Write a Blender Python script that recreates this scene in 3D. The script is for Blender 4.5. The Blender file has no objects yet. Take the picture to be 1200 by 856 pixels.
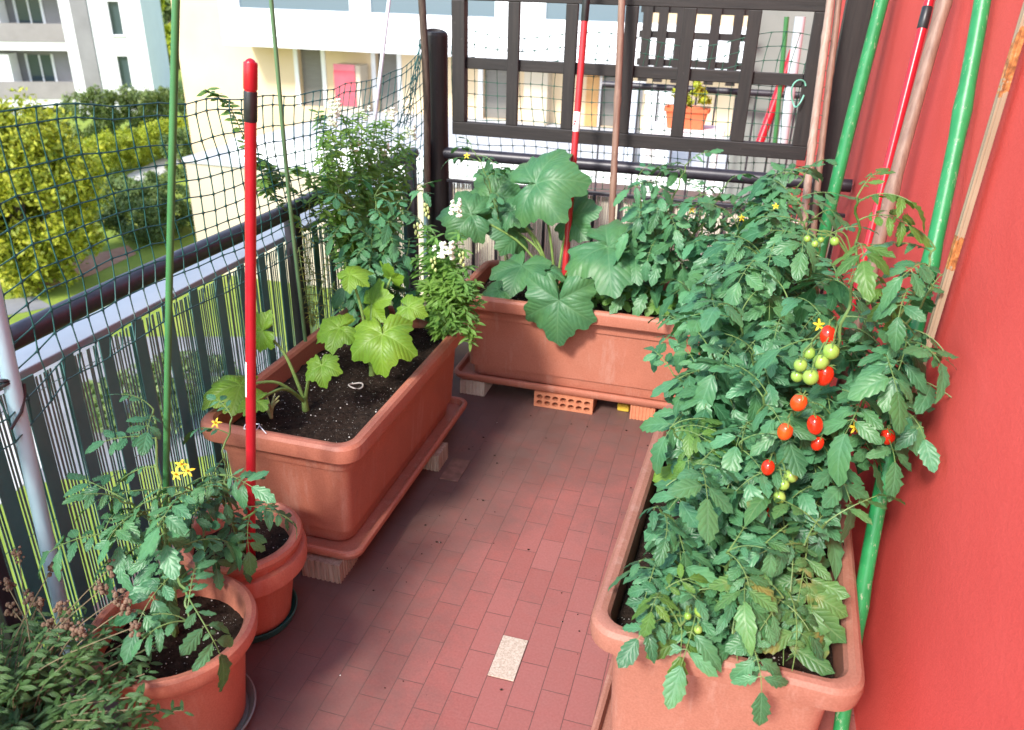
import bpy, math, random
import numpy as np
from mathutils import Vector, Matrix, noise

S = bpy.context.scene
COL = S.collection
rad = math.radians

# ------------------------------------------------------------------ camera
CAM_R = np.array([[0.961955, 0.272014, 0.025517], [0.139342, -0.408136, -0.902225], [-0.235003, 0.871455, -0.430511]])   # rows: right, down, forward
CAM_C = np.array([0.0, 0.0, 1.6])
FPX = 933.3
def ray(p):
    return np.array([(p[0]-600)/FPX, (p[1]-428)/FPX, 1.0]) @ CAM_R
def at_z(px, py, z):
    d = ray((px, py)); return CAM_C + d*((z-CAM_C[2])/d[2])
def at_y(px, py, y):
    d = ray((px, py)); return CAM_C + d*((y-CAM_C[1])/d[1])
def at_x(px, py, x):
    d = ray((px, py)); return CAM_C + d*((x-CAM_C[0])/d[0])

cd = bpy.data.cameras.new('camera')
cam = bpy.data.objects.new('camera', cd); COL.objects.link(cam)
cd.sensor_width = 36; cd.lens = 28; cd.clip_start = 0.02; cd.clip_end = 2000
m = Matrix.Identity(4)
for i in range(3):
    m[i][0] = CAM_R[0][i]; m[i][1] = -CAM_R[1][i]; m[i][2] = -CAM_R[2][i]; m[i][3] = CAM_C[i]
cam.matrix_world = m
cd.dof.use_dof = True; cd.dof.focus_distance = 2.1; cd.dof.aperture_fstop = 4.5
S.camera = cam

# ------------------------------------------------------------------ sun + sky
SUN = Vector((-0.22, -0.72, 0.66)).normalized()
w = bpy.data.worlds.new("World"); S.world = w; w.use_nodes = True
nt = w.node_tree
sky = nt.nodes.new('ShaderNodeTexSky'); sky.sky_type = 'NISHITA'; sky.sun_disc = False
sky.sun_elevation = math.asin(SUN.z); sky.sun_rotation = math.atan2(SUN.x, SUN.y)
bg = nt.nodes['Background']; bg.inputs['Strength'].default_value = 0.15
nt.links.new(sky.outputs[0], bg.inputs['Color'])
ld = bpy.data.lights.new('sun', 'SUN'); ld.energy = 2.0; ld.angle = rad(9); ld.color = (1.0, 0.95, 0.88)
lo = bpy.data.objects.new('sun', ld); COL.objects.link(lo)
lo.rotation_euler = (-SUN).to_track_quat('-Z', 'Y').to_euler(); lo.location = (0, 0, 30)
S.view_settings.view_transform = 'Standard'; S.view_settings.look = 'None'
S.view_settings.exposure = 1.52; S.view_settings.gamma = 1

# ------------------------------------------------------------------ object helpers
def tag(o, label=None, cat=None, group=None, kind=None):
    if label: o['label'] = label
    if cat: o['category'] = cat
    if group: o['group'] = group
    if kind: o['kind'] = kind
    return o
def thing(name, loc, label, cat, group=None):
    o = bpy.data.objects.new(name, None); COL.objects.link(o); o.location = tuple(loc)
    o.empty_display_size = 0.05
    return tag(o, label, cat, group)
def wloc(o):
    v = np.zeros(3)
    while o is not None:
        v += np.array(o.location); o = o.parent
    return v
def nrm(v):
    v = np.asarray(v, float); return v/(np.linalg.norm(v)+1e-12)

class MB:
    def __init__(s): s.v = []; s.f = []; s.uv = []; s.n = 0; s.mi = []
    def add(s, V, F, UV=None, mi=0):
        V = np.asarray(V, float)
        s.v.append(V)
        if UV is None: UV = np.zeros((len(V), 2))
        s.uv.append(np.asarray(UV, float))
        b = s.n
        s.f.extend([tuple(i+b for i in f) for f in F]); s.mi.extend([mi]*len(F))
        s.n += len(V)
    def box(s, lo, hi, mi=0):
        (a, b, c), (d, e, f) = lo, hi
        V = [(a,b,c),(d,b,c),(d,e,c),(a,e,c),(a,b,f),(d,b,f),(d,e,f),(a,e,f)]
        s.add(V, [(0,3,2,1),(4,5,6,7),(0,1,5,4),(1,2,6,5),(2,3,7,6),(3,0,4,7)], mi=mi)
    def obox(s, c, ux, uy, uz, mi=0):       # oriented box: centre + half vectors
        c, ux, uy, uz = map(lambda q: np.asarray(q, float), (c, ux, uy, uz))
        V = [c+i*ux+j*uy+k*uz for k in (-1,1) for (i,j) in ((-1,-1),(1,-1),(1,1),(-1,1))]
        s.add(V, [(0,3,2,1),(4,5,6,7),(0,1,5,4),(1,2,6,5),(2,3,7,6),(3,0,4,7)], mi=mi)
    def tube(s, pts, r, sides=8, caps=True, mi=0):
        P = np.asarray(pts, float); n = len(P)
        R = np.full(n, r, float) if np.isscalar(r) else np.asarray(r, float)
        T = np.gradient(P, axis=0); T /= (np.linalg.norm(T, axis=1)[:, None]+1e-12)
        ref = np.array([0,0,1.]) if abs(T[0][2]) < .9 else np.array([0,1.,0])
        u = nrm(np.cross(T[0], ref)); V = []; UV = []
        ang = np.linspace(0, 2*np.pi, sides, endpoint=False)
        L = 0
        for i in range(n):
            u = nrm(u - T[i]*np.dot(u, T[i])); q = np.cross(T[i], u)
            if i: L += np.linalg.norm(P[i]-P[i-1])
            for a in ang:
                V.append(P[i]+R[i]*(math.cos(a)*u+math.sin(a)*q)); UV.append((a/6.2832, L))
        F = []
        for i in range(n-1):
            for k in range(sides):
                k2 = (k+1) % sides
                F.append((i*sides+k, i*sides+k2, (i+1)*sides+k2, (i+1)*sides+k))
        if caps:
            F.append(tuple(range(sides-1, -1, -1))); F.append(tuple((n-1)*sides+k for k in range(sides)))
        s.add(V, F, UV, mi)
    def lathe(s, prof, c=(0,0,0), seg=48, cap0=True, cap1=False, mi=0):
        V = []; F = []
        for (r, z) in prof:
            for k in range(seg):
                a = 2*math.pi*k/seg; V.append((c[0]+r*math.cos(a), c[1]+r*math.sin(a), c[2]+z))
        n = len(prof)
        for i in range(n-1):
            for k in range(seg):
                k2 = (k+1) % seg; F.append((i*seg+k, i*seg+k2, (i+1)*seg+k2, (i+1)*seg+k))
        if cap0: F.append(tuple(range(seg-1, -1, -1)))
        if cap1: F.append(tuple((n-1)*seg+k for k in range(seg)))
        s.add(V, F, mi=mi)
    def rrect(s, secs, c=(0,0,0), rot=0, cs=6, cap0=True, cap1=False, mi=0):   # loft of rounded rectangles (hx, hy, z, r)
        V = []; F = []; ca, sa = math.cos(rot), math.sin(rot)
        for hx, hy, z, r in secs:
            for (sx, sy, a0) in ((1,1,0),(-1,1,90),(-1,-1,180),(1,-1,270)):
                for k in range(cs):
                    a = rad(a0+90*k/(cs-1))
                    x = sx*(hx-r)+r*math.cos(a); y = sy*(hy-r)+r*math.sin(a)
                    V.append((c[0]+x*ca-y*sa, c[1]+x*sa+y*ca, c[2]+z))
        N = 4*cs
        for i in range(len(secs)-1):
            for k in range(N):
                k2 = (k+1) % N; F.append((i*N+k, i*N+k2, (i+1)*N+k2, (i+1)*N+k))
        if cap0: F.append(tuple(range(N-1, -1, -1)))
        if cap1: F.append(tuple((len(secs)-1)*N+k for k in range(N)))
        s.add(V, F, mi=mi)
    def ball(s, c, r, seg=12, rings=8, mi=0, axis=None):
        rx, ry, rz = (r, r, r) if np.isscalar(r) else r
        V = [(0,0,1)]; F = []
        for i in range(1, rings):
            t = math.pi*i/rings
            for k in range(seg):
                a = 2*math.pi*k/seg; V.append((math.sin(t)*math.cos(a), math.sin(t)*math.sin(a), math.cos(t)))
        V.append((0,0,-1)); V = np.array(V)*np.array([rx, ry, rz])
        if axis is not None:
            f = nrm(axis); a = nrm(np.cross(f, (0.3,0.5,.8))); b = np.cross(f, a)
            V = V @ np.array([a, b, f])
        for k in range(seg):
            F.append((0, 1+k, 1+(k+1) % seg))
        for i in range(rings-2):
            for k in range(seg):
                k2 = (k+1) % seg; F.append((1+i*seg+k, 1+(i+1)*seg+k, 1+(i+1)*seg+k2, 1+i*seg+k2))
        l = len(V)-1
        for k in range(seg):
            F.append((l, 1+(rings-2)*seg+(k+1) % seg, 1+(rings-2)*seg+k))
        s.add(V+np.asarray(c, float), F, mi=mi)
    def build(s, name, mat, parent=None, sharp=40, bevel=0, flat=False):
        V = np.concatenate(s.v); UV = np.concatenate(s.uv)
        off = wloc(parent) if parent is not None else np.zeros(3)
        me = bpy.data.meshes.new(name)
        me.from_pydata((V-off).tolist(), [], s.f)
        uvl = me.uv_layers.new(name='UVMap')
        idx = np.empty(len(me.loops), dtype=np.int32); me.loops.foreach_get('vertex_index', idx)
        uvl.data.foreach_set('uv', UV[idx].astype(np.float32).ravel())
        mats = mat if isinstance(mat, (list, tuple)) else [mat]
        for q in mats: me.materials.append(q)
        me.polygons.foreach_set('material_index', np.array(s.mi, dtype=np.int32))
        if not flat:
            me.polygons.foreach_set('use_smooth', np.ones(len(me.polygons), dtype=bool))
            if sharp < 180: me.set_sharp_from_angle(angle=rad(sharp))
        me.update()
        o = bpy.data.objects.new(name, me); COL.objects.link(o)
        if parent is not None: o.parent = parent
        if bevel:
            b = o.modifiers.new('bevel', 'BEVEL'); b.width = bevel; b.segments = 2; b.limit_method = 'ANGLE'; b.angle_limit = rad(40)
        return o

def solo(mb, name, mat, label, cat, group=None, **kw):
    """a thing that is one mesh, with its origin at its base"""
    V = np.concatenate(mb.v); c = (V.min(0)+V.max(0))/2; c[2] = V[:, 2].min()
    o = mb.build(name, mat, None, **kw)
    o.data.transform(Matrix.Translation(Vector(-c))); o.location = c
    return tag(o, label, cat, group)
def struct(mb, name, mat, **kw):
    o = mb.build(name, mat, None, **kw); o['kind'] = 'structure'; return o

# ------------------------------------------------------------------ materials
def newmat(name):
    M = bpy.data.materials.new(name); M.use_nodes = True
    nt = M.node_tree; return M, nt, nt.nodes['Principled BSDF']
def N(nt, t, **kw):
    n = nt.nodes.new(t)
    for k, v in kw.items():
        if k.startswith('i_'): n.inputs[int(k[2:])].default_value = v
        else: setattr(n, k, v)
    return n
def ramp(nt, fac, stops):
    r = nt.nodes.new('ShaderNodeValToRGB'); e = r.color_ramp.elements
    while len(e) < len(stops): e.new(0.5)
    for i, (p, c) in enumerate(stops):
        e[i].position = p; e[i].color = (*c, 1) if len(c) == 3 else c
    nt.links.new(fac, r.inputs[0]); return r
def mathn(nt, op, a, b=None, c=None):
    n = nt.nodes.new('ShaderNodeMath'); n.operation = op
    for i, q in enumerate((a, b, c)):
        if q is None: continue
        if isinstance(q, (int, float)): n.inputs[i].default_value = q
        else: nt.links.new(q, n.inputs[i])
    return n.outputs[0]
def mix(nt, fac, a, b, blend='MIX'):
    n = nt.nodes.new('ShaderNodeMixRGB'); n.blend_type = blend
    for i, q in enumerate((fac, a, b)):
        if isinstance(q, (int, float)): n.inputs[i].default_value = q
        elif isinstance(q, tuple): n.inputs[i].default_value = (*q, 1)
        else: nt.links.new(q, n.inputs[i])
    return n.outputs[0]
def bump(nt, h, strength, dist, bsdf):
    b = nt.nodes.new('ShaderNodeBump'); b.inputs['Strength'].default_value = strength; b.inputs['Distance'].default_value = dist
    nt.links.new(h, b.inputs['Height']); nt.links.new(b.outputs[0], bsdf.inputs['Normal'])
def pos(nt): return nt.nodes.new('ShaderNodeNewGeometry').outputs['Position']
def noisen(nt, vec, scale, detail=4, rough=.55):
    n = nt.nodes.new('ShaderNodeTexNoise'); n.inputs['Scale'].default_value = scale; n.inputs['Detail'].default_value = detail
    n.inputs['Roughness'].default_value = rough
    if vec is not None: nt.links.new(vec, n.inputs['Vector'])
    return n.outputs['Fac']
def simple(name, c1, c2=None, scale=20, rough=.5, bmp=0, bscale=None, spec=.5, metal=0, stretch=None):
    M, nt, b = newmat(name)
    b.inputs['Roughness'].default_value = rough; b.inputs['Metallic'].default_value = metal
    b.inputs['Specular IOR Level'].default_value = spec
    p = pos(nt)
    if stretch:
        mp = nt.nodes.new('ShaderNodeMapping'); mp.inputs['Scale'].default_value = stretch; nt.links.new(p, mp.inputs[0]); p = mp.outputs[0]
    if c2 is not None:
        r = ramp(nt, noisen(nt, p, scale), [(.3, c1), (.7, c2)]); nt.links.new(r.outputs[0], b.inputs['Base Color'])
    else: b.inputs['Base Color'].default_value = (*c1, 1)
    if bmp: bump(nt, noisen(nt, p, bscale or scale*4, 3), .6, bmp, b)
    return M

def leafmat(name, dark, light, vein, kind='pinnate', rough=.42, trans=.25, tcol=None, nv=6.0, bmp=.0012, spec=.4, edge=None):
    M, nt, b = newmat(name)
    uv = nt.nodes.new('ShaderNodeUVMap'); uv.uv_map = 'UVMap'
    sx = nt.nodes.new('ShaderNodeSeparateXYZ'); nt.links.new(uv.outputs[0], sx.inputs[0])
    g = nt.nodes.new('ShaderNodeNewGeometry')
    rnd = g.outputs['Random Per Island']
    base = ramp(nt, rnd, [(0.0, dark), (0.75, light), (1.0, tuple(min(1, q*1.25) for q in light))]).outputs[0]
    lf = ramp(nt, noisen(nt, g.outputs['Position'], 7, 3), [(.42, (0,0,0)), (.68, (1,1,1))]).outputs[0]
    base = mix(nt, mathn(nt, 'MULTIPLY', lf, .55), base, tuple(min(1, q*f_) for q, f_ in zip(light, (1.6, 1.22, .75))))
    nz = noisen(nt, g.outputs['Position'], 60, 2)
    base = mix(nt, mathn(nt, 'MULTIPLY', nz, .5), base, tuple(q*.6 for q in dark))
    if kind == 'pinnate':
        av = mathn(nt, 'ABSOLUTE', sx.outputs[1])
        mid = mathn(nt, 'LESS_THAN', av, .07)
        fr = mathn(nt, 'FRACT', mathn(nt, 'SUBTRACT', mathn(nt, 'MULTIPLY', sx.outputs[0], nv), mathn(nt, 'MULTIPLY', av, 1.6)))
        dd = mathn(nt, 'ABSOLUTE', mathn(nt, 'SUBTRACT', fr, .5))
        side = mathn(nt, 'LESS_THAN', dd, .055)
        vm = mathn(nt, 'MAXIMUM', mid, mathn(nt, 'MULTIPLY', side, .6))
        h = mathn(nt, 'MULTIPLY', mathn(nt, 'SINE', mathn(nt, 'MULTIPLY', dd, 3.14)), mathn(nt, 'MINIMUM', mathn(nt, 'MULTIPLY', av, 4), 1.0))
    else:
        at = mathn(nt, 'ARCTAN2', sx.outputs[1], sx.outputs[0])
        rr = mathn(nt, 'SQRT', mathn(nt, 'ADD', mathn(nt, 'MULTIPLY', sx.outputs[0], sx.outputs[0]), mathn(nt, 'MULTIPLY', sx.outputs[1], sx.outputs[1])))
        sec = mathn(nt, 'FRACT', mathn(nt, 'ADD', mathn(nt, 'DIVIDE', at, 1.0472), 10.5))
        da = mathn(nt, 'ABSOLUTE', mathn(nt, 'SUBTRACT', sec, .5))
        dist = mathn(nt, 'MULTIPLY', da, rr)
        mid = mathn(nt, 'LESS_THAN', dist, .012)
        fr = mathn(nt, 'FRACT', mathn(nt, 'SUBTRACT', mathn(nt, 'MULTIPLY', rr, 7.0), mathn(nt, 'MULTIPLY', dist, 9.0)))
        dd = mathn(nt, 'ABSOLUTE', mathn(nt, 'SUBTRACT', fr, .5))
        side = mathn(nt, 'LESS_THAN', dd, .05)
        vm = mathn(nt, 'MAXIMUM', mid, mathn(nt, 'MULTIPLY', side, .5))
        h = mathn(nt, 'MULTIPLY', mathn(nt, 'SINE', mathn(nt, 'MULTIPLY', dd, 3.14)), mathn(nt, 'MINIMUM', mathn(nt, 'MULTIPLY', dist, 14), 1.0))
    col = mix(nt, mathn(nt, 'MULTIPLY', vm, .38), base, vein)
    if edge:
        # yellowing blotches of old leaves
        bl = ramp(nt, noisen(nt, g.outputs['Position'], 18, 2), [(.60, (0,0,0)), (.72, (1,1,1))]).outputs[0]
        col = mix(nt, mathn(nt, 'MULTIPLY', bl, .6), col, edge)
    nt.links.new(col, b.inputs['Base Color'])
    b.inputs['Roughness'].default_value = rough; b.inputs['Specular IOR Level'].default_value = spec
    bump(nt, h, .7, bmp, b)
    tr = nt.nodes.new('ShaderNodeBsdfTranslucent')
    hs = mix(nt, 1.0, col, tcol or (1.6, 1.7, .7), 'MULTIPLY'); nt.links.new(hs, tr.inputs[0])
    ms = nt.nodes.new('ShaderNodeMixShader'); ms.inputs[0].default_value = trans
    nt.links.new(b.outputs[0], ms.inputs[1]); nt.links.new(tr.outputs[0], ms.inputs[2])
    nt.links.new(ms.outputs[0], nt.nodes['Material Output'].inputs[0])
    return M

def terracotta(name, base, pale, rough=.5):
    M, nt, b = newmat(name)
    p = pos(nt)
    n1 = noisen(nt, p, 5, 5, .6); n2 = noisen(nt, p, 220, 2)
    c = ramp(nt, n1, [(.25, tuple(q*.86 for q in base)), (.55, base), (.8, pale)]).outputs[0]
    c = mix(nt, .12, c, ramp(nt, n2, [(.35, (.25,.1,.06)), (.65, (.7,.35,.25))]).outputs[0])
    # dry lime bloom running down
    mp = nt.nodes.new('ShaderNodeMapping'); mp.inputs['Scale'].default_value = (14, 14, 2.2); nt.links.new(p, mp.inputs[0])
    st = ramp(nt, noisen(nt, mp.outputs[0], 1.2, 5, .7), [(.56, (0,0,0)), (.78, (1,1,1))]).outputs[0]
    c = mix(nt, mathn(nt, 'MULTIPLY', st, .40), c, (.58, .40, .33))
    spk = ramp(nt, noisen(nt, p, 130, 3, .7), [(.70, (0,0,0)), (.74, (1,1,1))]).outputs[0]
    c = mix(nt, mathn(nt, 'MULTIPLY', spk, .45), c, (.12, .07, .05))
    dk = ramp(nt, noisen(nt, p, 9, 6, .7), [(.62, (0,0,0)), (.75, (1,1,1))]).outputs[0]
    c = mix(nt, mathn(nt, 'MULTIPLY', dk, .42), c, (.15, .085, .06))
    nt.links.new(c, b.inputs['Base Color'])
    rr = ramp(nt, n1, [(.3, (rough-.06,)*3), (.7, (rough+.1,)*3)]).outputs[0]; nt.links.new(rr, b.inputs['Roughness'])
    bump(nt, n2, .25, .0006, b)
    b.inputs['Specular IOR Level'].default_value = .35
    return M

M_TERRA = terracotta('terracotta_plastic', (.335, .142, .098), (.37, .172, .124))
M_TERRA2 = terracotta('terracotta_plastic_red', (.42, .145, .09), (.45, .175, .115))
M_POT = terracotta('terracotta_pot', (.47, .165, .105), (.52, .23, .16), .45)
def soilmat():
    M, nt, b = newmat('potting_soil'); p = pos(nt)
    c = ramp(nt, noisen(nt, p, 55, 6, .7), [(.3, (.012,.008,.006)), (.6, (.045,.03,.022)), (.8, (.10,.07,.05))]).outputs[0]
    v = nt.nodes.new('ShaderNodeTexVoronoi'); v.inputs['Scale'].default_value = 150; nt.links.new(p, v.inputs['Vector'])
    v2 = ramp(nt, v.outputs['Distance'], [(.16, (1,1,1)), (.24, (0,0,0))]).outputs[0]
    gate = ramp(nt, noisen(nt, p, 70, 2), [(.56, (0,0,0)), (.60, (1,1,1))]).outputs[0]
    c = mix(nt, mathn(nt, 'MULTIPLY', v2, gate), c, (.55, .52, .46))
    nt.links.new(c, b.inputs['Base Color']); b.inputs['Roughness'].default_value = .95; b.inputs['Specular IOR Level'].default_value = .1
    bump(nt, noisen(nt, p, 90, 6, .7), 1.0, .012, b)
    return M
M_SOIL = soilmat()
M_PERL = simple('perlite', (.62,.58,.52), (.75,.73,.68), 60, .9)
M_DARKRAIL = simple('dark_painted_metal', (.022,.020,.028), (.04,.035,.045), 30, .38, .0004, 200)
def woodmat(name, c1, c2, rough=.6, st=(40, 40, 3), bm=.0015):
    M, nt, b = newmat(name); p = pos(nt)
    mp = nt.nodes.new('ShaderNodeMapping'); mp.inputs['Scale'].default_value = st; nt.links.new(p, mp.inputs[0])
    n = noisen(nt, mp.outputs[0], 1.5, 6, .65)
    c = ramp(nt, n, [(.3, c1), (.68, c2)]).outputs[0]
    sp = ramp(nt, noisen(nt, p, 45, 4, .7), [(.66, (0,0,0)), (.72, (1,1,1))]).outputs[0]
    c = mix(nt, mathn(nt, 'MULTIPLY', sp, .4), c, tuple(min(.6, q*2.6+.03) for q in c2))
    nt.links.new(c, b.inputs['Base Color']); b.inputs['Roughness'].default_value = rough
    bump(nt, n, .7, bm, b); return M
M_DKWOOD = woodmat('dark_stained_wood', (.008,.006,.006), (.024,.018,.016))
M_DKWOODH = woodmat('dark_stained_wood_rail', (.008,.006,.006), (.024,.018,.016), st=(3, 40, 40))
M_BAMBOO = woodmat('old_bamboo', (.17,.09,.065), (.30,.185,.135), .5, (60,60,4))
M_CANE = woodmat('pale_cane', (.28,.17,.13), (.46,.33,.26), .5, (80,80,4))
M_STICK = woodmat('bark_stick', (.035,.022,.016), (.11,.075,.055), .8, (50,50,10), .003)
M_BLOCK = woodmat('weathered_block', (.2,.14,.09), (.45,.36,.27), .85, (70,70,5))
M_CREAMBLOCK = simple('cream_block', (.5,.44,.33), (.62,.56,.45), 30, .85, .001)
M_BRICK = simple('perforated_clay', (.5,.17,.085), (.58,.23,.12), 40, .8, .0008)
M_GREENPOLE = None
def chipped(name, c, c2, wear, thr=.6, rough=.4, st=(30,30,7)):
    M, nt, b = newmat(name); p = pos(nt)
    mp = nt.nodes.new('ShaderNodeMapping'); mp.inputs['Scale'].default_value = st; nt.links.new(p, mp.inputs[0])
    base = ramp(nt, noisen(nt, mp.outputs[0], 1.0, 4), [(.3, c), (.7, c2)]).outputs[0]
    k = ramp(nt, noisen(nt, mp.outputs[0], 2.2, 7, .72), [(thr, (0,0,0)), (thr+.05, (1,1,1))]).outputs[0]
    col = mix(nt, k, base, wear); nt.links.new(col, b.inputs['Base Color'])
    b.inputs['Roughness'].default_value = rough; bump(nt, noisen(nt, mp.outputs[0], 3, 4), .4, .001, b)
    return M
M_GREENPOLE = chipped('chipped_green_paint', (.015,.19,.055), (.025,.26,.08), (.24,.34,.20), .585, st=(45,45,16))
M_GREENSTAKE = chipped('green_stake_plastic', (.04,.17,.055), (.06,.22,.07), (.2,.3,.18), .75, .4)
M_GREENSTAKE2 = chipped('olive_stake_plastic', (.07,.15,.06), (.10,.19,.08), (.25,.28,.18), .72, .5)
M_REDPOLE = simple('red_lacquer', (.42,.010,.020), (.48,.016,.028), 25, .28, .0003, 90)
M_REDDARK = simple('red_handle', (.42,.02,.025), (.5,.03,.035), 25, .35)
M_BLACK = simple('black_plastic', (.012,.012,.013), (.025,.025,.026), 40, .4)
M_LABEL = simple('white_label', (.75,.74,.74), (.8,.8,.8), 20, .5)
M_WHITEPOLE = chipped('white_painted_pole', (.40,.60,.67), (.47,.67,.73), (.38,.37,.34), .68, .4)
M_GREYMETAL = simple('grey_metal', (.5,.52,.56), (.58,.6,.64), 20, .45)
M_SILL = simple('grey_sheet_metal', (.24,.28,.33), (.31,.35,.40), 6, .5)
M_GOLD = None
def goldbar():
    M, nt, b = newmat('champagne_bar_rusted'); p = pos(nt)
    uv = nt.nodes.new('ShaderNodeUVMap'); sx = nt.nodes.new('ShaderNodeSeparateXYZ'); nt.links.new(p, sx.inputs[0])
    nz = noisen(nt, p, 24, 5, .65)
    zz = sx.outputs[2]
    def blot(z0, hw):
        d = mathn(nt, 'DIVIDE', mathn(nt, 'ABSOLUTE', mathn(nt, 'SUBTRACT', zz, z0)), hw)
        return mathn(nt, 'GREATER_THAN', mathn(nt, 'SUBTRACT', mathn(nt, 'MULTIPLY', nz, 1.7), d), .35)
    k = mathn(nt, 'MAXIMUM', blot(1.50, .09), blot(1.145, .06))
    rust = ramp(nt, noisen(nt, p, 70, 5, .7), [(.35, (.16,.055,.02)), (.6, (.5,.2,.06)), (.75, (.62,.42,.26))]).outputs[0]
    c = mix(nt, k, ramp(nt, noisen(nt, p, 8), [(.3, (.30,.225,.15)), (.7, (.37,.28,.19))]).outputs[0], rust)
    nt.links.new(c, b.inputs['Base Color']); b.inputs['Roughness'].default_value = .42
    return M
M_GOLD = goldbar()
M_NET = simple('green_net_plastic', (.010,.075,.068), (.018,.105,.09), 12, .42)
M_NETFAR = simple('green_net_plastic_far', (.012,.07,.045), (.02,.10,.06), 12, .42)
M_SLAT = simple('dark_green_slat', (.12,.25,.235), (.19,.34,.315), 14, .5, stretch=(8, 8, 1.5))
M_SLATLIT = simple('backlit_slat', (.66,.60,.48), (.72,.66,.55), 3, .55, stretch=(8, 8, 1.5))  # cream colour stands in for bright light coming through the slat gaps
M_BALUSTER = simple('dark_green_baluster', (.06,.18,.175), (.09,.225,.215), 10, .5)

# ------------------------------------------------------------------ balcony floor
WALL_X = 0.47; FEN_X = -1.42; BACK_Y = 3.46; GZ = -5.6
def floormat():
    M, nt, b = newmat('red_clay_tiles'); p = pos(nt)
    sx = nt.nodes.new('ShaderNodeSeparateXYZ'); nt.links.new(p, sx.inputs[0])
    cx = nt.nodes.new('ShaderNodeCombineXYZ')
    nt.links.new(mathn(nt, 'ADD', sx.outputs[1], -1.437+.0735+1.47), cx.inputs[0])
    nt.links.new(mathn(nt, 'ADD', sx.outputs[0], .4305+.0720*40), cx.inputs[1])
    br = nt.nodes.new('ShaderNodeTexBrick'); nt.links.new(cx.outputs[0], br.inputs[0])
    br.inputs['Scale'].default_value = 1; br.inputs['Brick Width'].default_value = .147; br.inputs['Row Height'].default_value = .0720
    br.inputs['Mortar Size'].default_value = .0012; br.inputs['Mortar Smooth'].default_value = .3; br.inputs['Bias'].default_value = 0
    br.inputs['Color1'].default_value = (0,0,0,1); br.inputs['Color2'].default_value = (1,1,1,1)
    br.inputs['Mortar'].default_value = (.5,.5,.5,1)
    tile = ramp(nt, br.outputs['Color'], [(.0, (.295,.090,.074)), (.5, (.315,.101,.084)), (1, (.335,.114,.097))]).outputs[0]
    n1 = noisen(nt, p, 3.2, 6, .62); n2 = noisen(nt, p, 17, 6, .7); n3 = noisen(nt, p, 160, 3)
    tile = mix(nt, mathn(nt, 'MULTIPLY', ramp(nt, n2, [(.35, (0,0,0)), (.75, (1,1,1))]).outputs[0], .45), tile, (.30,.125,.11))
    tile = mix(nt, .12, tile, ramp(nt, n3, [(.3, (.1,.04,.035)), (.7, (.5,.25,.22))]).outputs[0])
    mort = mix(nt, n2, (.05,.036,.03), (.13,.075,.062))
    c = mix(nt, mathn(nt, 'MULTIPLY', br.outputs['Fac'], .75), tile, mort)
    # ragged grime, heavier along the left planter; toward the back also painted light falloff
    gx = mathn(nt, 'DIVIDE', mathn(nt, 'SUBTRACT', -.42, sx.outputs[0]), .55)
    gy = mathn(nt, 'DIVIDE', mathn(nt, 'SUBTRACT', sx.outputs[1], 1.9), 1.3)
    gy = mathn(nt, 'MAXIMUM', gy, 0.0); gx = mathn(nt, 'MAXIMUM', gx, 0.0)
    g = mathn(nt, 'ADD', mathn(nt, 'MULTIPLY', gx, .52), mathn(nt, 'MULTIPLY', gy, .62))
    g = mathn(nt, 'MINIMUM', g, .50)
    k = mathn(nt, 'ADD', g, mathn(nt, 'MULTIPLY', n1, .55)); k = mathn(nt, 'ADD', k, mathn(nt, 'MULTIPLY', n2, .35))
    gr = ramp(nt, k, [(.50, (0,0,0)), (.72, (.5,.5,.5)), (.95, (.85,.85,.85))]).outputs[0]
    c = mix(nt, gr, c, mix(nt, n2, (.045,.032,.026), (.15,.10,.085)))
    # scuffs
    sc = ramp(nt, noisen(nt, p, 7, 8, .75), [(.66, (0,0,0)), (.74, (1,1,1))]).outputs[0]
    c = mix(nt, mathn(nt, 'MULTIPLY', sc, .5), c, (.13,.11,.10))
    nt.links.new(c, b.inputs['Base Color'])
    nt.links.new(ramp(nt, n2, [(.3, (.42,)*3), (.7, (.62,)*3)]).outputs[0], b.inputs['Roughness'])
    b.inputs['Specular IOR Level'].default_value = .35
    h = mathn(nt, 'ADD', mathn(nt, 'MULTIPLY', br.outputs['Fac'], -1.0), mathn(nt, 'MULTIPLY', n3, .25))
    bump(nt, h, .6, .0012, b)
    return M
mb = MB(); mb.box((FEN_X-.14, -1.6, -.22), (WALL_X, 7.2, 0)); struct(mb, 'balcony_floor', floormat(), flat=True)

def tile_thing(x0, y0, dx, dy, mat, label):
    mb = MB(); mb.box((x0, y0, .0005), (x0+dx, y0+dy, .0035))
    return solo(mb, 'floor_tile', mat, label, 'tile', flat=True, bevel=.0008)
def specktile():
    M, nt, b = newmat('speckled_terrazzo'); p = pos(nt)
    v = nt.nodes.new('ShaderNodeTexVoronoi'); v.inputs['Scale'].default_value = 260; nt.links.new(p, v.inputs['Vector'])
    c = mix(nt, v.outputs['Color'], (.36,.28,.21), (.62,.52,.42)); nt.links.new(c, b.inputs['Base Color'])
    b.inputs['Roughness'].default_value = .7; return M
tile_thing(-.4295, 1.4385, .0695, .1445, specktile(), 'pale speckled beige replacement tile set in the red floor, clean and in the open')
tile_thing(-.8620, 2.2450, .0695, .1445, simple('stained_tile', (.13,.075,.05), (.24,.13,.10), 30, .7), 'dull brown replacement tile lying in the grime beside the long planter under the railing')

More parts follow.
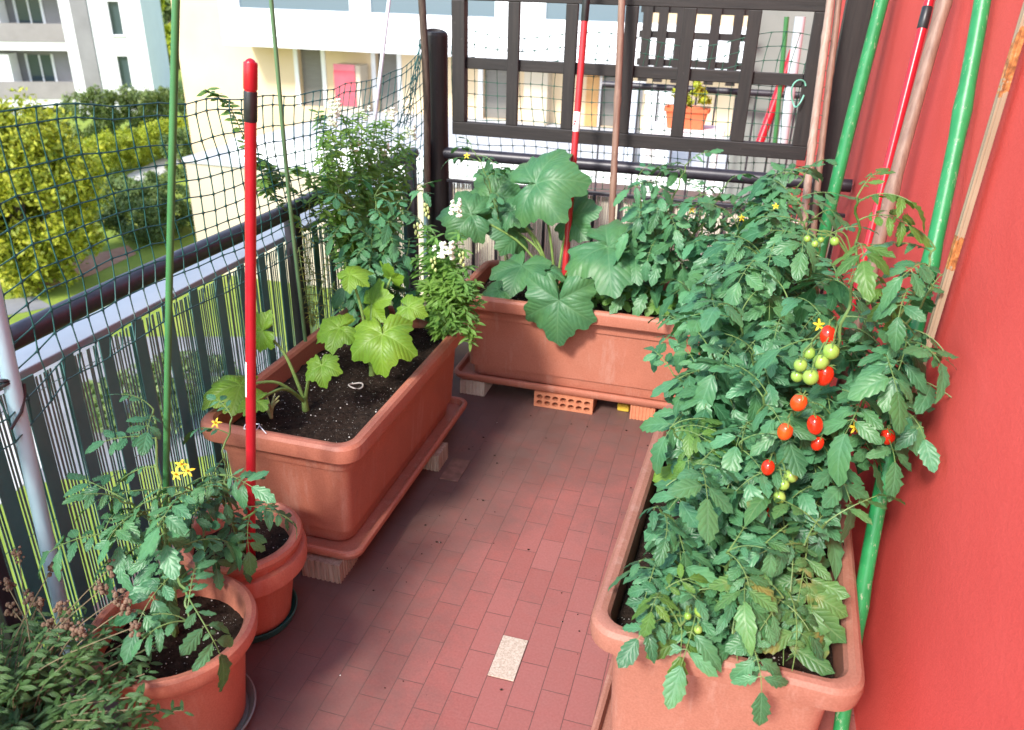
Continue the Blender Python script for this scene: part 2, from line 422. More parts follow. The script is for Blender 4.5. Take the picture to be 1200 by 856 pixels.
# ------------------------------------------------------------------ red wall
def wallmat():
    M, nt, b = newmat('red_plaster'); p = pos(nt)
    n1 = noisen(nt, p, 2.2, 6, .6); n2 = noisen(nt, p, 260, 4, .6)
    c = ramp(nt, n1, [(.2, (.72,.076,.060)), (.5, (.79,.094,.075)), (.8, (.83,.112,.092))]).outputs[0]
    c = mix(nt, .14, c, ramp(nt, n2, [(.35, (.45,.03,.03)), (.7, (.95,.2,.17))]).outputs[0])
    ch = ramp(nt, noisen(nt, p, 34, 3, .75), [(.735, (0,0,0)), (.76, (1,1,1))]).outputs[0]
    c = mix(nt, mathn(nt, 'MULTIPLY', ch, .45), c, (.75,.3,.27))
    nt.links.new(c, b.inputs['Base Color']); b.inputs['Roughness'].default_value = .8; b.inputs['Specular IOR Level'].default_value = .25
    bump(nt, mathn(nt, 'ADD', n2, mathn(nt, 'MULTIPLY', noisen(nt, p, 60, 4), .9)), .55, .0019, b)
    return M
mb = MB(); mb.box((WALL_X, -1.6, -.22), (WALL_X+.25, 7.2, 2.7))
solo(mb, 'red_wall', wallmat(), 'long red rough plastered house wall along the right of the balcony', 'wall', flat=True)

# ------------------------------------------------------------------ left railing
t = thing('balcony_railing', (FEN_X, 1, 0), 'dark metal balcony railing with green uprights behind the two round pots and long planter', 'railing')
ys = np.linspace(-1.4, BACK_Y-.02, 30)
mb = MB(); mb.tube([(FEN_X, y, .9+.003*math.sin(y*5)) for y in ys], .027, 14); mb.build('handrail', M_DARKRAIL, t)
mb = MB(); mb.box((FEN_X-.15, -1.4, .775), (FEN_X-.045, BACK_Y-.03, .797)); mb.build('ledge', M_SILL, t, flat=True, bevel=.004)
for y in (-.35, 1.01, 2.35, 3.40):
    mb = MB(); mb.box((FEN_X-.022, y-.02, 0), (FEN_X+.022, y+.02, .885)); mb.build('post', M_DARKRAIL, t, flat=True, bevel=.003)
y = .28; k = 0
while y < 3.4:
    if min(abs(y-q) for q in (1.01, 2.35, 3.40)) > .045:
        mb = MB(); mb.box((FEN_X-.017, y-.019, .05), (FEN_X-.013, y+.019, .795)); mb.build('baluster', M_BALUSTER, t, flat=True, bevel=.002)
    y += .118; k += 1
mb = MB(); mb.box((FEN_X-.03, -1.4, .03), (FEN_X+.0, BACK_Y-.05, .05)); mb.build('bottom_rail', M_DARKRAIL, t, flat=True)
rng = random.Random(5)
mb = MB(); y = .1
while y < 3.40:
    wv = .0058+rng.uniform(-.0008, .0008); dx = rng.uniform(-.002, .002); dy = rng.uniform(-.0025, .0025)
    mb.obox((FEN_X-.034+dx, y+dy/2, .405), (.0005, 0, 0), (0, wv/2, 0), (0, dy, .37))
    y += .0108
for z in (.12, .42, .74):
    mb.tube([(FEN_X-.0295, y, z+.003*math.sin(y*30)) for y in np.linspace(.1, 3.4, 80)], .0011, 4)
solo(mb, 'slat_screen', M_SLAT, 'dark green screen of thin upright plastic slats tied outside the left railing', 'screen', flat=True)

# ------------------------------------------------------------------ back railing
t = thing('balcony_railing', (-.5, BACK_Y, 0), 'black metal end railing behind the far planter, under the wooden trellis', 'railing')
mb = MB(); mb.tube([(x, BACK_Y, .905) for x in np.linspace(-1.36, WALL_X-.01, 12)], .026, 14); mb.build('handrail', M_DARKRAIL, t)
mb = MB(); mb.box((-1.34, BACK_Y-.01, .775), (WALL_X-.01, BACK_Y+.012, .79)); mb.build('top_bar', M_DARKRAIL, t, flat=True, bevel=.002)
mb = MB(); mb.box((-1.34, BACK_Y-.01, .05), (WALL_X-.01, BACK_Y+.012, .07)); mb.build('bottom_bar', M_DARKRAIL, t, flat=True, bevel=.002)
for i, x in enumerate(np.arange(-1.25, WALL_X-.03, .112)):
    mb = MB(); mb.box((x-.006, BACK_Y-.008, .07), (x+.006, BACK_Y+.008, .775)); mb.build('baluster', M_DARKRAIL, t, flat=True)
mb = MB(); x = -1.33
while x < WALL_X-.02:
    wv = .0085+rng.uniform(-.001, .001)
    mb.obox((x, BACK_Y+.03+rng.uniform(-.003,.003), .41), (wv/2, 0, 0), (0, .0016, 0), (rng.uniform(-.002,.002), 0, .355)); x += .0112
solo(mb, 'slat_screen', M_SLATLIT, 'screen of thin upright slats, coloured cream as if lit through, on the end railing behind the far planter', 'screen', flat=True)

# ------------------------------------------------------------------ trellis on the end railing
TY = 3.44
t = thing('wooden_trellis', (-.4, TY, .95), 'dark brown square wooden lattice panel standing above the end railing', 'trellis')
def tz(px, py): return at_y(px, py, TY)
zb0 = tz(720, 171)[2]; zb1 = tz(720, 155)[2]; zt1 = 1.70
xl = tz(539, 80)[0]; xr = tz(951, 90)[0]
zm = tz(735, 84)[2]; ztop = tz(720, 2)[2]
def hb(z, h, x0, x1, y0, y1, nm):
    mb = MB(); mb.box((x0, y0, z-h/2), (x1, y1, z+h/2)); mb.build(nm, M_DKWOODH, t, flat=True, bevel=.003)
def vb(x, wd, z0, z1, y0, y1, nm):
    mb = MB(); mb.box((x-wd/2, y0, z0), (x+wd/2, y1, z1)); mb.build(nm, M_DKWOOD, t, flat=True, bevel=.003)
hb((zb0+zb1)/2, .055, xl-.03, xr+.03, TY-.022, TY+.022, 'frame_rail')
hb(ztop+.012, .05, xl-.03, xr+.03, TY-.022, TY+.022, 'frame_rail')
zlo = (zb0+zb1)/2+.0275; zhi = ztop+.012-.025
vb(xl, .058, zlo, zhi, TY-.024, TY+.024, 'frame_post'); vb(xr, .058, zlo, zhi, TY-.024, TY+.024, 'frame_post')
for px in (602, 668, 736, 802, 876):
    vb(tz(px, 80)[0], .050, zlo, zhi, TY-.020, TY-.001, 'upright_bar')
hb(zm, .046, xl+.029, xr-.029, TY+.001, TY+.018, 'cross_bar')
x0 = tz(1000, 40)[0]
mb = MB(); mb.box((x0-.045, TY-.035, 0), (x0+.045, TY+.045, 1.72))
solo(mb, 'wooden_post', M_DKWOOD, 'square dark timber post between the trellis and the red wall', 'post', flat=True, bevel=.004)
mb = MB(); pb = at_y(514, 245, 3.47); ptp = at_y(517.5, 38, 3.47)
zs = np.linspace(0, ptp[2]-.012, 9)
mb.tube([(pb[0]+.004*math.sin(z*4), 3.47-.004*math.sin(z*3), z) for z in zs]+[(pb[0], 3.47, ptp[2]-.004), (pb[0], 3.47, ptp[2])], [.052]*9+[.049, .042], 20)
solo(mb, 'wooden_post', M_DKWOOD, 'round weathered dark timber post with cracked top at the corner of the railings', 'post')

# ------------------------------------------------------------------ nets
def net(name, f, U, V, label, mat, r=.0017):
    """grid net: f(i, j) -> point, U columns, V rows"""
    mb = MB()
    P = np.array([[f(i, j) for j in range(V)] for i in range(U)])
    def strand(Q):
        pts = []; rr = []
        for a in range(len(Q)-1):
            pts += [Q[a], Q[a]*.82+Q[a+1]*.18, Q[a]*.18+Q[a+1]*.82]; rr += [r*1.7, r, r]
        pts.append(Q[-1]); rr.append(r*1.7)
        mb.tube(pts, rr, 5, caps=False)
    for i in range(U): strand(P[i])
    for j in range(V): strand(P[:, j])
    return solo(mb, name, mat, label, 'net')
def fn(x, y, s=0): return noise.noise(Vector((x, y, s)))
NV = 12
def leftnet(i, j):
    y = .55+i*.0505
    top = np.interp(y, [.5, 1.0, 1.24, 1.5, 1.76, 2.3, 3.0, 3.3, 3.6], [1.30, 1.335, 1.35, 1.345, 1.315, 1.275, 1.255, 1.30, 1.40])
    bot = np.interp(y, [.5, 1.1, 1.25, 1.6, 2.2, 3.5], [.70, .72, .795, .79, .785, .79])
    u = j/(NV-1); z = bot+(top-bot)*u
    if j == NV-1: z = top-.0*u
    if j == NV-2: z = top-.028
    x = FEN_X+.046+.030*fn(y*2.2, z*3, 3)+(.03*max(0, u-.55)) + (.02 if u < .12 else 0)
    a = 1.0
    return np.array([x, y+.030*fn(y*1.6, z*5, 7)+.02*math.sin(z*11+y*2)*a+.012*fn(y*7, z*9, 1), z+.020*fn(y*1.9, z*3, 11)+.010*fn(y*8, z*7, 4)])
net('safety_net', leftnet, 58, NV, 'dark green plastic mesh net hung along the left railing, sagging at its top edge', M_NET)
def backnet(i, j):
    x = -1.24+i*.052; z = .80+j*.052
    return np.array([x+.012*fn(x*4, z*4, 2)+.015*math.sin(z*9), TY+.05+.015*fn(x*3, z*3, 5), z+(.055*(fn(x*2.6, .5, 3)+.3*math.sin(x*7)) if j > 9 else .012*fn(x*4, z*4, 8))])
net('safety_net', backnet, 31, 13, 'green plastic mesh net stretched behind the wooden trellis with a wavy top', M_NETFAR, .0014)
# gathered end of the left net, bunched up on the dark stick
mb = MB()
for k in range(7):
    a = at_x(462+k*3, 150, -1.345); b = at_x(492+k*.8, 46, -1.345)
    pts = []
    for q in np.linspace(0, 1, 9):
        p = a*(1-q)+b*q
        p = p+np.array([.008*math.sin(k*2+q*9), .035*math.sin(q*3.1)*(1-.3*k)*.6+.012*math.sin(q*14+k), -.03*math.sin(q*3.1)])
        pts.append(p)
    mb.tube(pts, .0017, 5)
for q in np.linspace(.08, .95, 9):
    pts = []
    for k in range(7):
        a = at_x(462+k*3, 150, -1.345); b = at_x(492+k*.8, 46, -1.345); p = a*(1-q)+b*q
        pts.append(p+np.array([.008*math.sin(k*2+q*9), .035*math.sin(q*3.1)*(1-.3*k)*.6+.012*math.sin(q*14+k), -.03*math.sin(q*3.1)+.008*math.sin(k*3)]))
    mb.tube(pts, .0015, 5)
solo(mb, 'net_bundle', M_NET, 'bunched up end of green netting gathered on the dark stick beside the corner post', 'net')

def V3(*a): return np.array(a, float)
# ------------------------------------------------------------------ planters, trays, blocks
def soil_patch(hx, hy, c, rot, z, parent, name='soil', seed=0, amp=.018, round_=False):
    mb = MB(); nx, ny = (26, 50) if not round_ else (30, 30); V = []; F = []; ca, sa = math.cos(rot), math.sin(rot)
    for j in range(ny+1):
        for i in range(nx+1):
            u = -1+2*i/nx; v = -1+2*j/ny
            if round_:
                r = max(abs(u), abs(v)); d = math.hypot(u, v)
                if d > 0: u, v = u*r/d, v*r/d
            x, y = u*hx, v*hy
            h = amp*noise.noise(Vector((x*9+seed, y*9, seed)))+amp*.5*noise.noise(Vector((x*35, y*35, seed)))+amp*.25*noise.noise(Vector((x*90, y*90, seed)))
            V.append((c[0]+x*ca-y*sa, c[1]+x*sa+y*ca, z+h))
    for j in range(ny):
        for i in range(nx):
            a = j*(nx+1)+i; F.append((a, a+1, a+nx+2, a+nx+1))
    mb.add(V, F); o = mb.build(name, M_SOIL, parent, sharp=180)
    # perlite crumbs and clods lying in the soil
    rg = random.Random(seed+3); pb = MB(); 
    for _ in range(int(hx*hy*1400)):
        u, v = rg.uniform(-.96,.96), rg.uniform(-.96,.96)
        if round_ and u*u+v*v > .9: continue
        x, y = u*hx, v*hy
        h = amp*noise.noise(Vector((x*9+seed, y*9, seed)))+amp*.5*noise.noise(Vector((x*35, y*35, seed)))
        r = rg.choice([.0012, .0016, .0022, .003])
        pb.ball((c[0]+x*ca-y*sa, c[1]+x*sa+y*ca, z+h+r*.5), (r, r*.8, r*.7), 5, 4)
    pb.build('perlite_crumbs', M_PERL, o, sharp=180)['kind'] = 'stuff'
    return o
def planter(c, rot, hx, hy, z0, z1, mat, label, seed, soil=.065):
    t = thing('planter_box', (c[0], c[1], z0), label, 'planter', 'rectangular terracotta planters')
    H = z1; mb = MB(); r = .05
    mb.rrect([(hx-.075, hy-.075, z0, r), (hx-.070, hy-.070, z0+.006, r), (hx-.046, hy-.046, H-.108, r), (hx-.037, hy-.037, H-.104, r), (hx-.034, hy-.034, H-.060, r),
              (hx-.006, hy-.006, H-.059, r+.006), (hx, hy, H-.053, r+.01), (hx+.003, hy+.003, H-.028, r+.01), (hx+.001, hy+.001, H-.012, r+.01), (hx-.006, hy-.006, H-.003, r+.006),
              (hx-.016, hy-.016, H, r), (hx-.028, hy-.028, H-.003, r-.006), (hx-.035, hy-.035, H-.012, r-.012), (hx-.046, hy-.046, H-.12, r-.014), (hx-.06, hy-.06, z0+.05, r-.02)],
             (c[0], c[1], 0), rot, cs=7)
    mb.build('box', mat, t, sharp=28)
    soil_patch(hx-.044, hy-.044, c, rot, H-soil, t, seed=seed)
    return t
def tray(c, rot, hx, hy, z0, mat, label):
    mb = MB(); r = .045
    mb.rrect([(hx-.02, hy-.02, z0, r), (hx-.006, hy-.006, z0+.004, r), (hx, hy, z0+.012, r), (hx+.004, hy+.004, z0+.026, r), (hx+.002, hy+.002, z0+.033, r), (hx-.005, hy-.005, z0+.036, r),
              (hx-.013, hy-.013, z0+.033, r-.01), (hx-.018, hy-.018, z0+.010, r-.012)], (c[0], c[1], 0), rot, cs=7, cap1=True)
    return solo(mb, 'planter_tray', mat, label, 'tray', 'trays under the rectangular planters', sharp=35)
CL = (-1.130, 2.165); CB = (-.445, 3.12); CR = (.126, 1.70); RR = rad(-2.6)
tray(CL, 0, .235, .510, .068, M_TERRA2, 'terracotta drip tray on blocks under the planter beside the left railing')
planter(CL, 0, .248, .515, .080, .462, M_TERRA2, 'long terracotta planter along the left railing with bare soil and young zucchini', 11)
tray(CB, 0, .597, .235, .068, M_TERRA2, 'terracotta drip tray under the far planter, resting on the perforated brick')
planter(CB, 0, .600, .250, .080, .462, M_TERRA2, 'terracotta planter across the far end of the balcony, a big leaf over its rim', 23)
tray(CR, RR, .245, .515, .020, M_TERRA, 'terracotta drip tray on the floor under the planter against the red wall')
planter(CR, RR, .259, .515, .032, .462, M_TERRA, 'terracotta planter along the red wall overflowing with tomato plants', 31)

def ribblock(c, hx, hy, h, mat, label, n=12, axis='x', rot=0):
    """hollow clay/concrete block with ribbed faces"""
    mb = MB(); V = []; out = []
    # ribbed outline
    def edge(a, b, m):
        for i in range(m):
            for q, d in ((0, 0), (.25, 0), (.35, -.004), (.85, -.004)):
                out.append((a, b, (i+q)/m, d))
    P = [np.array(q) for q in ((-hx,-hy),(hx,-hy),(hx,hy),(-hx,hy))]
    pts = []
    for k in range(4):
        a, b = P[k], P[(k+1) % 4]; d = nrm(b-a); nn = np.array([d[1], -d[0]]); m = max(3, int(np.linalg.norm(b-a)/.014))
        for i in range(m):
            for q, dd in ((0.0, 0), (.5, 0), (.6, -.003), (.9, -.003)):
                pts.append(a+(b-a)*(i+q)/m+nn*dd)
    ca, sa = math.cos(rot), math.sin(rot); n_ = len(pts)
    V = [(c[0]+p[0]*ca-p[1]*sa, c[1]+p[0]*sa+p[1]*ca, z) for z in (.0005, h) for p in pts]
    F = [(i, (i+1) % n_, n_+(i+1) % n_, n_+i) for i in range(n_)]+[tuple(range(n_-1,-1,-1)), tuple(range(n_, 2*n_))]
    mb.add(V, F)
    return solo(mb, 'clay_block', mat, label, 'block', 'blocks propping up the planters', flat=True)
ribblock((-1.005, 1.695), .062, .058, .0665, M_BLOCK, 'weathered ribbed block with mossy foot under the near corner of the left planter')
ribblock((-.935, 2.335), .055, .05, .0665, M_BLOCK, 'worn block half hidden under the long side of the left planter')
ribblock((-.955, 2.955), .055, .06, .0665, M_CREAMBLOCK, 'cream ribbed block under the left end of the far planter')
ribblock((-.225, 2.950), .05, .05, .0665, M_BRICK, 'orange ribbed clay block under the far planter at the tomato side')
ribblock((-1.16, 2.60), .05, .05, .0665, M_BLOCK, 'block under the hidden far end of the left planter')
# perforated brick
def perf_brick(x0, x1, z0, z1, y0, y1):
    mb = MB()
    cells = []; rows = 2; ch = (z1-z0-.012)/rows
    wcell = (x1-x0-.014)/7.0
    for r_ in range(rows):
        zc = z0+.006+ch*(r_+.5); off = 0
        xs = [0, 1, 2, 3, 4, 5, 6]
        for q in xs:
            xa = x0+.007+wcell*q; cells.append([xa, xa+wcell, zc-ch/2, zc+ch/2, q == 3 and r_ == 1])
    def ring(cx, cz, hw, hh, hexa, n=12):
        out = []
        for k in range(n):
            a = 2*math.pi*k/n+math.pi/n
            out.append((cx+hw*math.cos(a), cz+hh*math.sin(a)))
        return out
    for (a, b, lo, hi, wide) in cells:
        cx, cz = (a+b)/2, (lo+hi)/2; hw, hh = (b-a)/2, (hi-lo)/2; n = 12
        o = []
        for k in range(n):
            an = 2*math.pi*k/n+math.pi/n; ca, sa = math.cos(an), math.sin(an); s_ = 1/max(abs(ca), abs(sa))
            o.append((cx+hw*ca*s_, cz+hh*sa*s_))
        i_ = ring(cx, cz, hw*.80, hh*.78, True)
        V = [(p[0], y0, p[1]) for p in o]+[(p[0], y0, p[1]) for p in i_]+[(p[0], y1-.004, p[1]) for p in i_]
        F = [(k, (k+1) % n, n+(k+1) % n, n+k) for k in range(n)]+[(n+k, n+(k+1) % n, 2*n+(k+1) % n, 2*n+k) for k in range(n)]
        mb.add(V, F)
    # rim frame and shell
    a, b = x0, x1
    mb.box((a, y0, z0), (b, y1, z0+.006)); mb.box((a, y0, z1-.006), (b, y1, z1))
    mb.box((a, y0, z0+.006), (a+.007, y1, z1-.006)); mb.box((b-.007, y0, z0+.006), (b, y1, z1-.006)); mb.box((a+.007, y1-.003, z0+.006), (b-.007, y1, z1-.006))
    return solo(mb, 'perforated_brick', M_BRICK, 'orange clay brick with rows of round holes facing out under the far planter', 'brick', flat=True)
perf_brick(-.678, -.428, .0005, .0668, 2.885, 3.0)
mb = MB(); mb.box((-.335, 2.95, .0005), (-.285, 2.99, .032)); solo(mb, 'sponge', simple('yellow_foam', (.6,.38,.03), (.7,.5,.06), 80, .9, .002), 'small yellow sponge under the far planter beside the orange ribbed block', 'sponge', bevel=.006)

# ------------------------------------------------------------------ round pots
def round_pot(c, R, rb, H, label, seed, soil=.055, tiers=1):
    t = thing('flower_pot', (c[0], c[1], .012), label, 'pot', 'round terracotta pots')
    mb = MB(); z0 = .014
    if tiers == 1:
        pr = [(rb-.012, z0), (rb, z0+.004), (rb+(R-.03-rb)*.9, H-.075), (R-.024, H-.072), (R-.022, H-.050), (R-.006, H-.046), (R, H-.036), (R+.002, H-.018), (R-.001, H-.006), (R-.010, H), (R-.022, H-.003), (R-.028, H-.012), (R-.034, H-.09), (rb, z0+.04)]
    else:
        pr = [(rb-.012, z0), (rb, z0+.004), (rb+(R-.02-rb)*.75, H-.105), (R-.012, H-.1), (R+.006, H-.094), (R+.008, H-.055), (R+.004, H-.047), (R-.012, H-.045), (R-.013, H-.028), (R-.002, H-.024), (R+.001, H-.013), (R-.003, H-.004), (R-.012, H), (R-.024, H-.004), (R-.03, H-.012), (R-.038, H-.09), (rb, z0+.04)]
    mb.lathe(pr, (c[0], c[1], 0), 64); mb.build('pot', M_POT, t, sharp=32)
    soil_patch(R-.031, R-.031, c, 0, H-soil, t, seed=seed, round_=True, amp=.012)
    return t
def saucer(c, r, mat, label):
    mb = MB(); mb.lathe([(r-.012, .0008), (r-.004, .002), (r+.004, .022), (r+.006, .028), (r+.002, .029), (r-.004, .02), (r-.014, .008)], (c[0], c[1], 0), 48, cap1=True)
    return solo(mb, 'saucer', mat, label, 'saucer', 'saucers under the round pots')
P1 = (-1.065, 1.105); P2 = (-1.118, 1.452); P3 = (-1.14, .735)
round_pot(P1, .180, .125, .30, 'wide round terracotta pot holding a tomato plant tied to a green stake', 41)
round_pot(P2, .157, .105, .285, 'round double rimmed terracotta pot with the red pole standing in it', 43, tiers=2)
round_pot(P3, .165, .115, .27, 'round terracotta pot under the bushy half dried herb nearest the camera', 47)
saucer(P2, .118, simple('teal_saucer', (.01,.10,.085), (.015,.13,.11), 10, .35), 'dark teal plastic saucer under the double rimmed pot')
saucer(P1, .145, simple('glassy_saucer', (.16,.17,.14), (.22,.23,.2), 10, .2), 'grey green saucer under the wide tomato pot')
saucer(P3, .13, simple('brown_saucer', (.3,.1,.06), (.36,.13,.08), 10, .5), 'terracotta saucer under the herb pot')

# ------------------------------------------------------------------ poles and stakes
def pole(name, a, b, r, mat, label, cat, sides=14, wob=.0, nodes=(), taper=1.0, group=None, ext=None, round_top=False, build=True):
    a, b = np.asarray(a, float), np.asarray(b, float)
    if ext: b = a+(b-a)*ext
    n = 40; pts = []; rr = []
    for i in range(n):
        q = i/(n-1); p = a+(b-a)*q
        p = p+wob*np.array([math.sin(q*6+a[1]*7), .6*math.sin(q*4.1+1), 0]) - wob*np.array([math.sin(a[1]*7), .6*math.sin(1), 0])
        k = r*(1+(taper-1)*q)
        for nd in nodes:
            if abs(q-nd) < .5/(n-1)+.001: k *= 1.18
        pts.append(p); rr.append(k)
    if round_top:
        d = nrm(b-a)
        for s_ in (.35, .7, .92, 1.0): pts.append(b+d*r*s_); rr.append(r*math.sqrt(max(.01, 1-s_*s_)))
    mb = MB(); mb.tube(pts, rr, sides)
    return mb
def solopole(name, *a, **k):
    mb = pole(name, *a, **k); return solo(mb, name, a[3], a[4], a[5], k.get('group'))
# thin stakes at the left
solopole('plant_stake', at_z(193, 690, .25), at_y(207, 0, 1.34), .0072, M_GREENSTAKE, 'thin green stake standing in the wide round tomato pot', 'stake', ext=1.25, wob=.002)
solopole('plant_stake', at_x(358, 400, -1.30), at_x(318, 0, -1.335), .0062, M_GREENSTAKE2, 'thin olive green stake rising behind the red pole from the left planter', 'stake', ext=1.2, wob=.004)
# red pole with tape and cap in pot two
a = at_z(294, 655, .235); b = at_y(293.5, 76, a[1]+.02)
t = thing('red_pole', a, 'straight glossy red pole with black tape band standing in the double rimmed pot', 'pole')
d = b-a; mbp = pole('shaft', a-nrm(d)*.1, b, .0118, M_REDPOLE, '', '', round_top=True); mbp.build('shaft', M_REDPOLE, t)
def along(p): q = (a[2]*0+p); return a+d*q
def sleeve(q0, q1, r, nm, mat, par, A, D):
    mb = MB(); mb.tube([A+D*q0, A+D*(q0+.002), A+D*(q1-.002), A+D*q1], [r-.001, r, r, r-.001], 18, caps=True); return mb.build(nm, mat, par)
sleeve(.912, .960, .0134, 'tape_band', M_BLACK, t, a, d)
sleeve(.962, 1.004, .0138, 'end_cap', M_REDPOLE, t, a, d)
mb = MB(); aa, bb_ = a+d*.40, a+d*.475; V = []; F = []
for i_, p_ in enumerate((aa, bb_)):
    for k in range(7): q_ = rad(135+20*k); V.append(p_+.0122*V3(math.cos(q_), math.sin(q_), 0))
for k in range(6): F.append((k, k+1, k+8, k+7))
mb.add(V, F); mb.build('paper_label', M_LABEL, t)
# white pole tied at the left
pa = at_x(84, 770, -1.372); pb_ = at_x(0, 385, -1.352)
solopole('white_pole', pa, pb_, .0165, M_WHITEPOLE, 'white painted pole leaning against the near end of the left railing', 'pole', ext=1.7)
mb = MB(); cc = pa+(pb_-pa)*.86
for k in range(2):
    ring = [cc+np.array([.021*math.cos(q)-.012, .024*math.sin(q)-.002, (-.004+.006*k)+.012*math.cos(q+k)]) for q in np.linspace(0, 6.283, 22)]
    mb.tube(ring, .0042, 6)
mb.tube([cc+np.array([.008,.02,-.01]), cc+np.array([.012,.012,-.03]), cc+np.array([.016,-.01,-.06]), cc+np.array([.012,-.04,-.085])], .0034, 6)
solo(mb, 'cable_tie', M_BLACK, 'black strap looped round the white pole and the railing', 'strap')
# dark stick, pale tube by the corner
solopole('dark_stick', at_x(501, 250, -1.335), at_x(494, 0, -1.335), .0155, M_STICK, 'knotty dark bark stick standing beside the round corner post', 'stick', ext=1.2, wob=.006)
solopole('metal_rod', at_x(430, 215, -1.36), at_x(456, 0, -1.36), .0075, M_GREYMETAL, 'thin light grey rod rising from the railing left of the dark stick', 'rod', ext=1.2)
solopole('metal_rod', at_x(499, 330, -1.345), at_x(499, 165, -1.345), .011, simple('pale_teal_tube', (.2,.34,.36), (.26,.4,.42), 20, .5), 'short pale teal tube standing at the foot of the round corner post', 'rod')
# back red broom handle and bamboo
A = at_y(661, 330, 3.12); B = at_y(687, 0, 3.30)
t = thing('broom_handle', A, 'red broom handle with white sticker leaning on the wooden trellis', 'handle')
A0 = A-nrm(B-A)*.12; mbp = pole('shaft', A0, A0+(B-A0)*1.25, .0135, M_REDDARK, '', ''); mbp.build('shaft', M_REDDARK, t)
D = B-A
def q_at(y): return (330-y)/330.0*1.0
sleeve(.555, .625, .0143, 'sticker', M_LABEL, t, A, D)
mb = MB(); c0 = A+D*.59
for z_, r0 in ((.0, .006), (.012, .004)):
    mb.obox(c0+np.array([-.003, -.0146, z_-.008]), (r0, 0, 0), (0, .0006, 0), (0, 0, r0*.8))
mb.build('sticker_print', M_REDPOLE, t)
sleeve(.93, 1.24, .0148, 'grip', M_BLACK, t, A, D)
A = at_y(714, 330, 3.22); B = at_y(728, 0, 3.33)
solopole('bamboo_cane', A, B, .0135, M_BAMBOO, 'reddish bamboo cane leaning on the trellis beside the broom handle', 'cane', ext=1.25, nodes=(.3, .55, .82), wob=.002)
# paired canes by the post
solopole('bamboo_cane', at_y(938, 300, 3.05), at_y(973, 0, 3.25), .0140, M_CANE, 'pale split cane before the dark square post, left one of the close pair', 'cane', ext=1.25, nodes=(.35,.7), wob=.003)
solopole('bamboo_cane', at_y(951, 300, 3.10), at_y(982, 0, 3.29), .0115, M_BAMBOO, 'brown cane before the dark square post, right one of the close pair', 'cane', ext=1.25, nodes=(.3,.6), wob=.003)
# poles along the red wall
solopole('green_pole', (.335, 3.02, .42), at_x(1034, 0, .405), .0225, M_GREENPOLE, 'green painted pole leaning on the red wall at the far end by the trellis', 'pole', ext=1.35, wob=.004)
A = np.array([.375, 2.30, .45]); B = at_x(1089, 0, .435)
A = at_x(1006, 330, .375)
t = thing('mop_handle', A, 'slim red handle with black band leaning on the red wall behind the brown stick', 'handle')
D = B-A; mbp = pole('shaft', A-D*.35, A+D*1.25, .0125, M_REDPOLE, '', ''); mbp.build('shaft', M_REDPOLE, t)
sleeve(.90, .975, .0136, 'tape_band', M_BLACK, t, A, D)
A = at_x(970, 520, .345); B = at_x(1109, 0, .430)
solopole('bamboo_pole', A-(B-A)*.12, B, .0165, M_BAMBOO, 'thick brown bamboo pole leaning on the red wall behind the ripe tomatoes', 'pole', ext=1.25, nodes=(.27,.52,.80), wob=.004)
A = at_x(990, 840, .405); B = at_x(1141, 0, .432)
mbx = pole('green_pole', A-(B-A)*.08, B, .0165, M_GREENPOLE, '', '', ext=1.25, wob=.012, nodes=(.18,.37,.55,.7))
solo(mbx, 'green_pole', M_GREENPOLE, 'chipped green pole between the nearest planter corner and the red wall', 'pole')
A = at_x(1113, 318, .447); B = at_x(1199, 30, .452)
mb = MB(); d = nrm(B-A); nn = np.array([1., 0, 0]); s_ = nrm(np.cross(d, nn)); nn = np.cross(s_, d); L = np.linalg.norm(B-A)
C0 = (A+B)/2+d*L*.05; HL = L*1.15
mb.obox(C0, nn*.0045, s_*.0165, d*HL); mb.obox(C0-nn*.0072, nn*.0028, s_*.003, d*HL); mb.obox(C0-nn*.0072-s_*.0125, nn*.0028, s_*.004, d*HL)
solo(mb, 'metal_bar', M_GOLD, 'champagne coloured flat metal bar with rust spots leaning on the red wall', 'bar', flat=True, bevel=.0012)
# ties and small litter
for (px, py, y, lab) in ((295, 500, 1.44, 'thin white wire ring tied round the red pole at the tomato leaves'),):
    mb = MB(); c0 = at_y(px, py, y)
    mb.tube([c0+V3(.018*math.cos(q), .018*math.sin(q), .003*math.sin(q*3)) for q in np.linspace(0, 6.6, 26)]+[c0+V3(.045, -.01, -.006)], .0013, 5)
    solo(mb, 'wire_tie', M_GREYMETAL, lab, 'tie')
rg_ = random.Random(77); mb = MB()
for _ in range(90):
    q_ = rg_.random()
    if q_ < .55: x, y = -.85+abs(rg_.gauss(0, .13)), rg_.uniform(1.3, 2.8)
    elif q_ < .75: x, y = rg_.uniform(-.85, -.15), 2.84-abs(rg_.gauss(0, .12))
    elif q_ < .9: x, y = -.16-abs(rg_.gauss(0, .06)), rg_.uniform(1.2, 2.4)
    else: x, y = rg_.uniform(-.85, -.2), rg_.uniform(1.1, 2.8)
    r = rg_.choice((.0009, .0012, .0016, .0022, .0032)); mb.ball((x, y, r*.5), (r*rg_.uniform(.8, 1.6), r, r*.6), 6, 4, mi=1 if rg_.random() < .04 else 0)
o = mb.build('soil_crumbs', [M_SOIL, M_PERL], None, sharp=180); o['kind'] = 'stuff'
# twine on the trellis
mb = MB(); c0 = at_y(935, 110, 3.40)
pts = [c0+np.array([.034*math.cos(q)*(.7+.3*math.sin(q)), .012*math.sin(2*q), .05*math.sin(q)]) for q in np.linspace(.6, 6.2, 26)]
mb.tube(pts, .0032, 6); solo(mb, 'garden_twine', simple('mint_twine', (.15,.42,.3), (.2,.5,.38), 30, .6), 'loop of mint green garden twine hanging on the right trellis upright', 'twine')
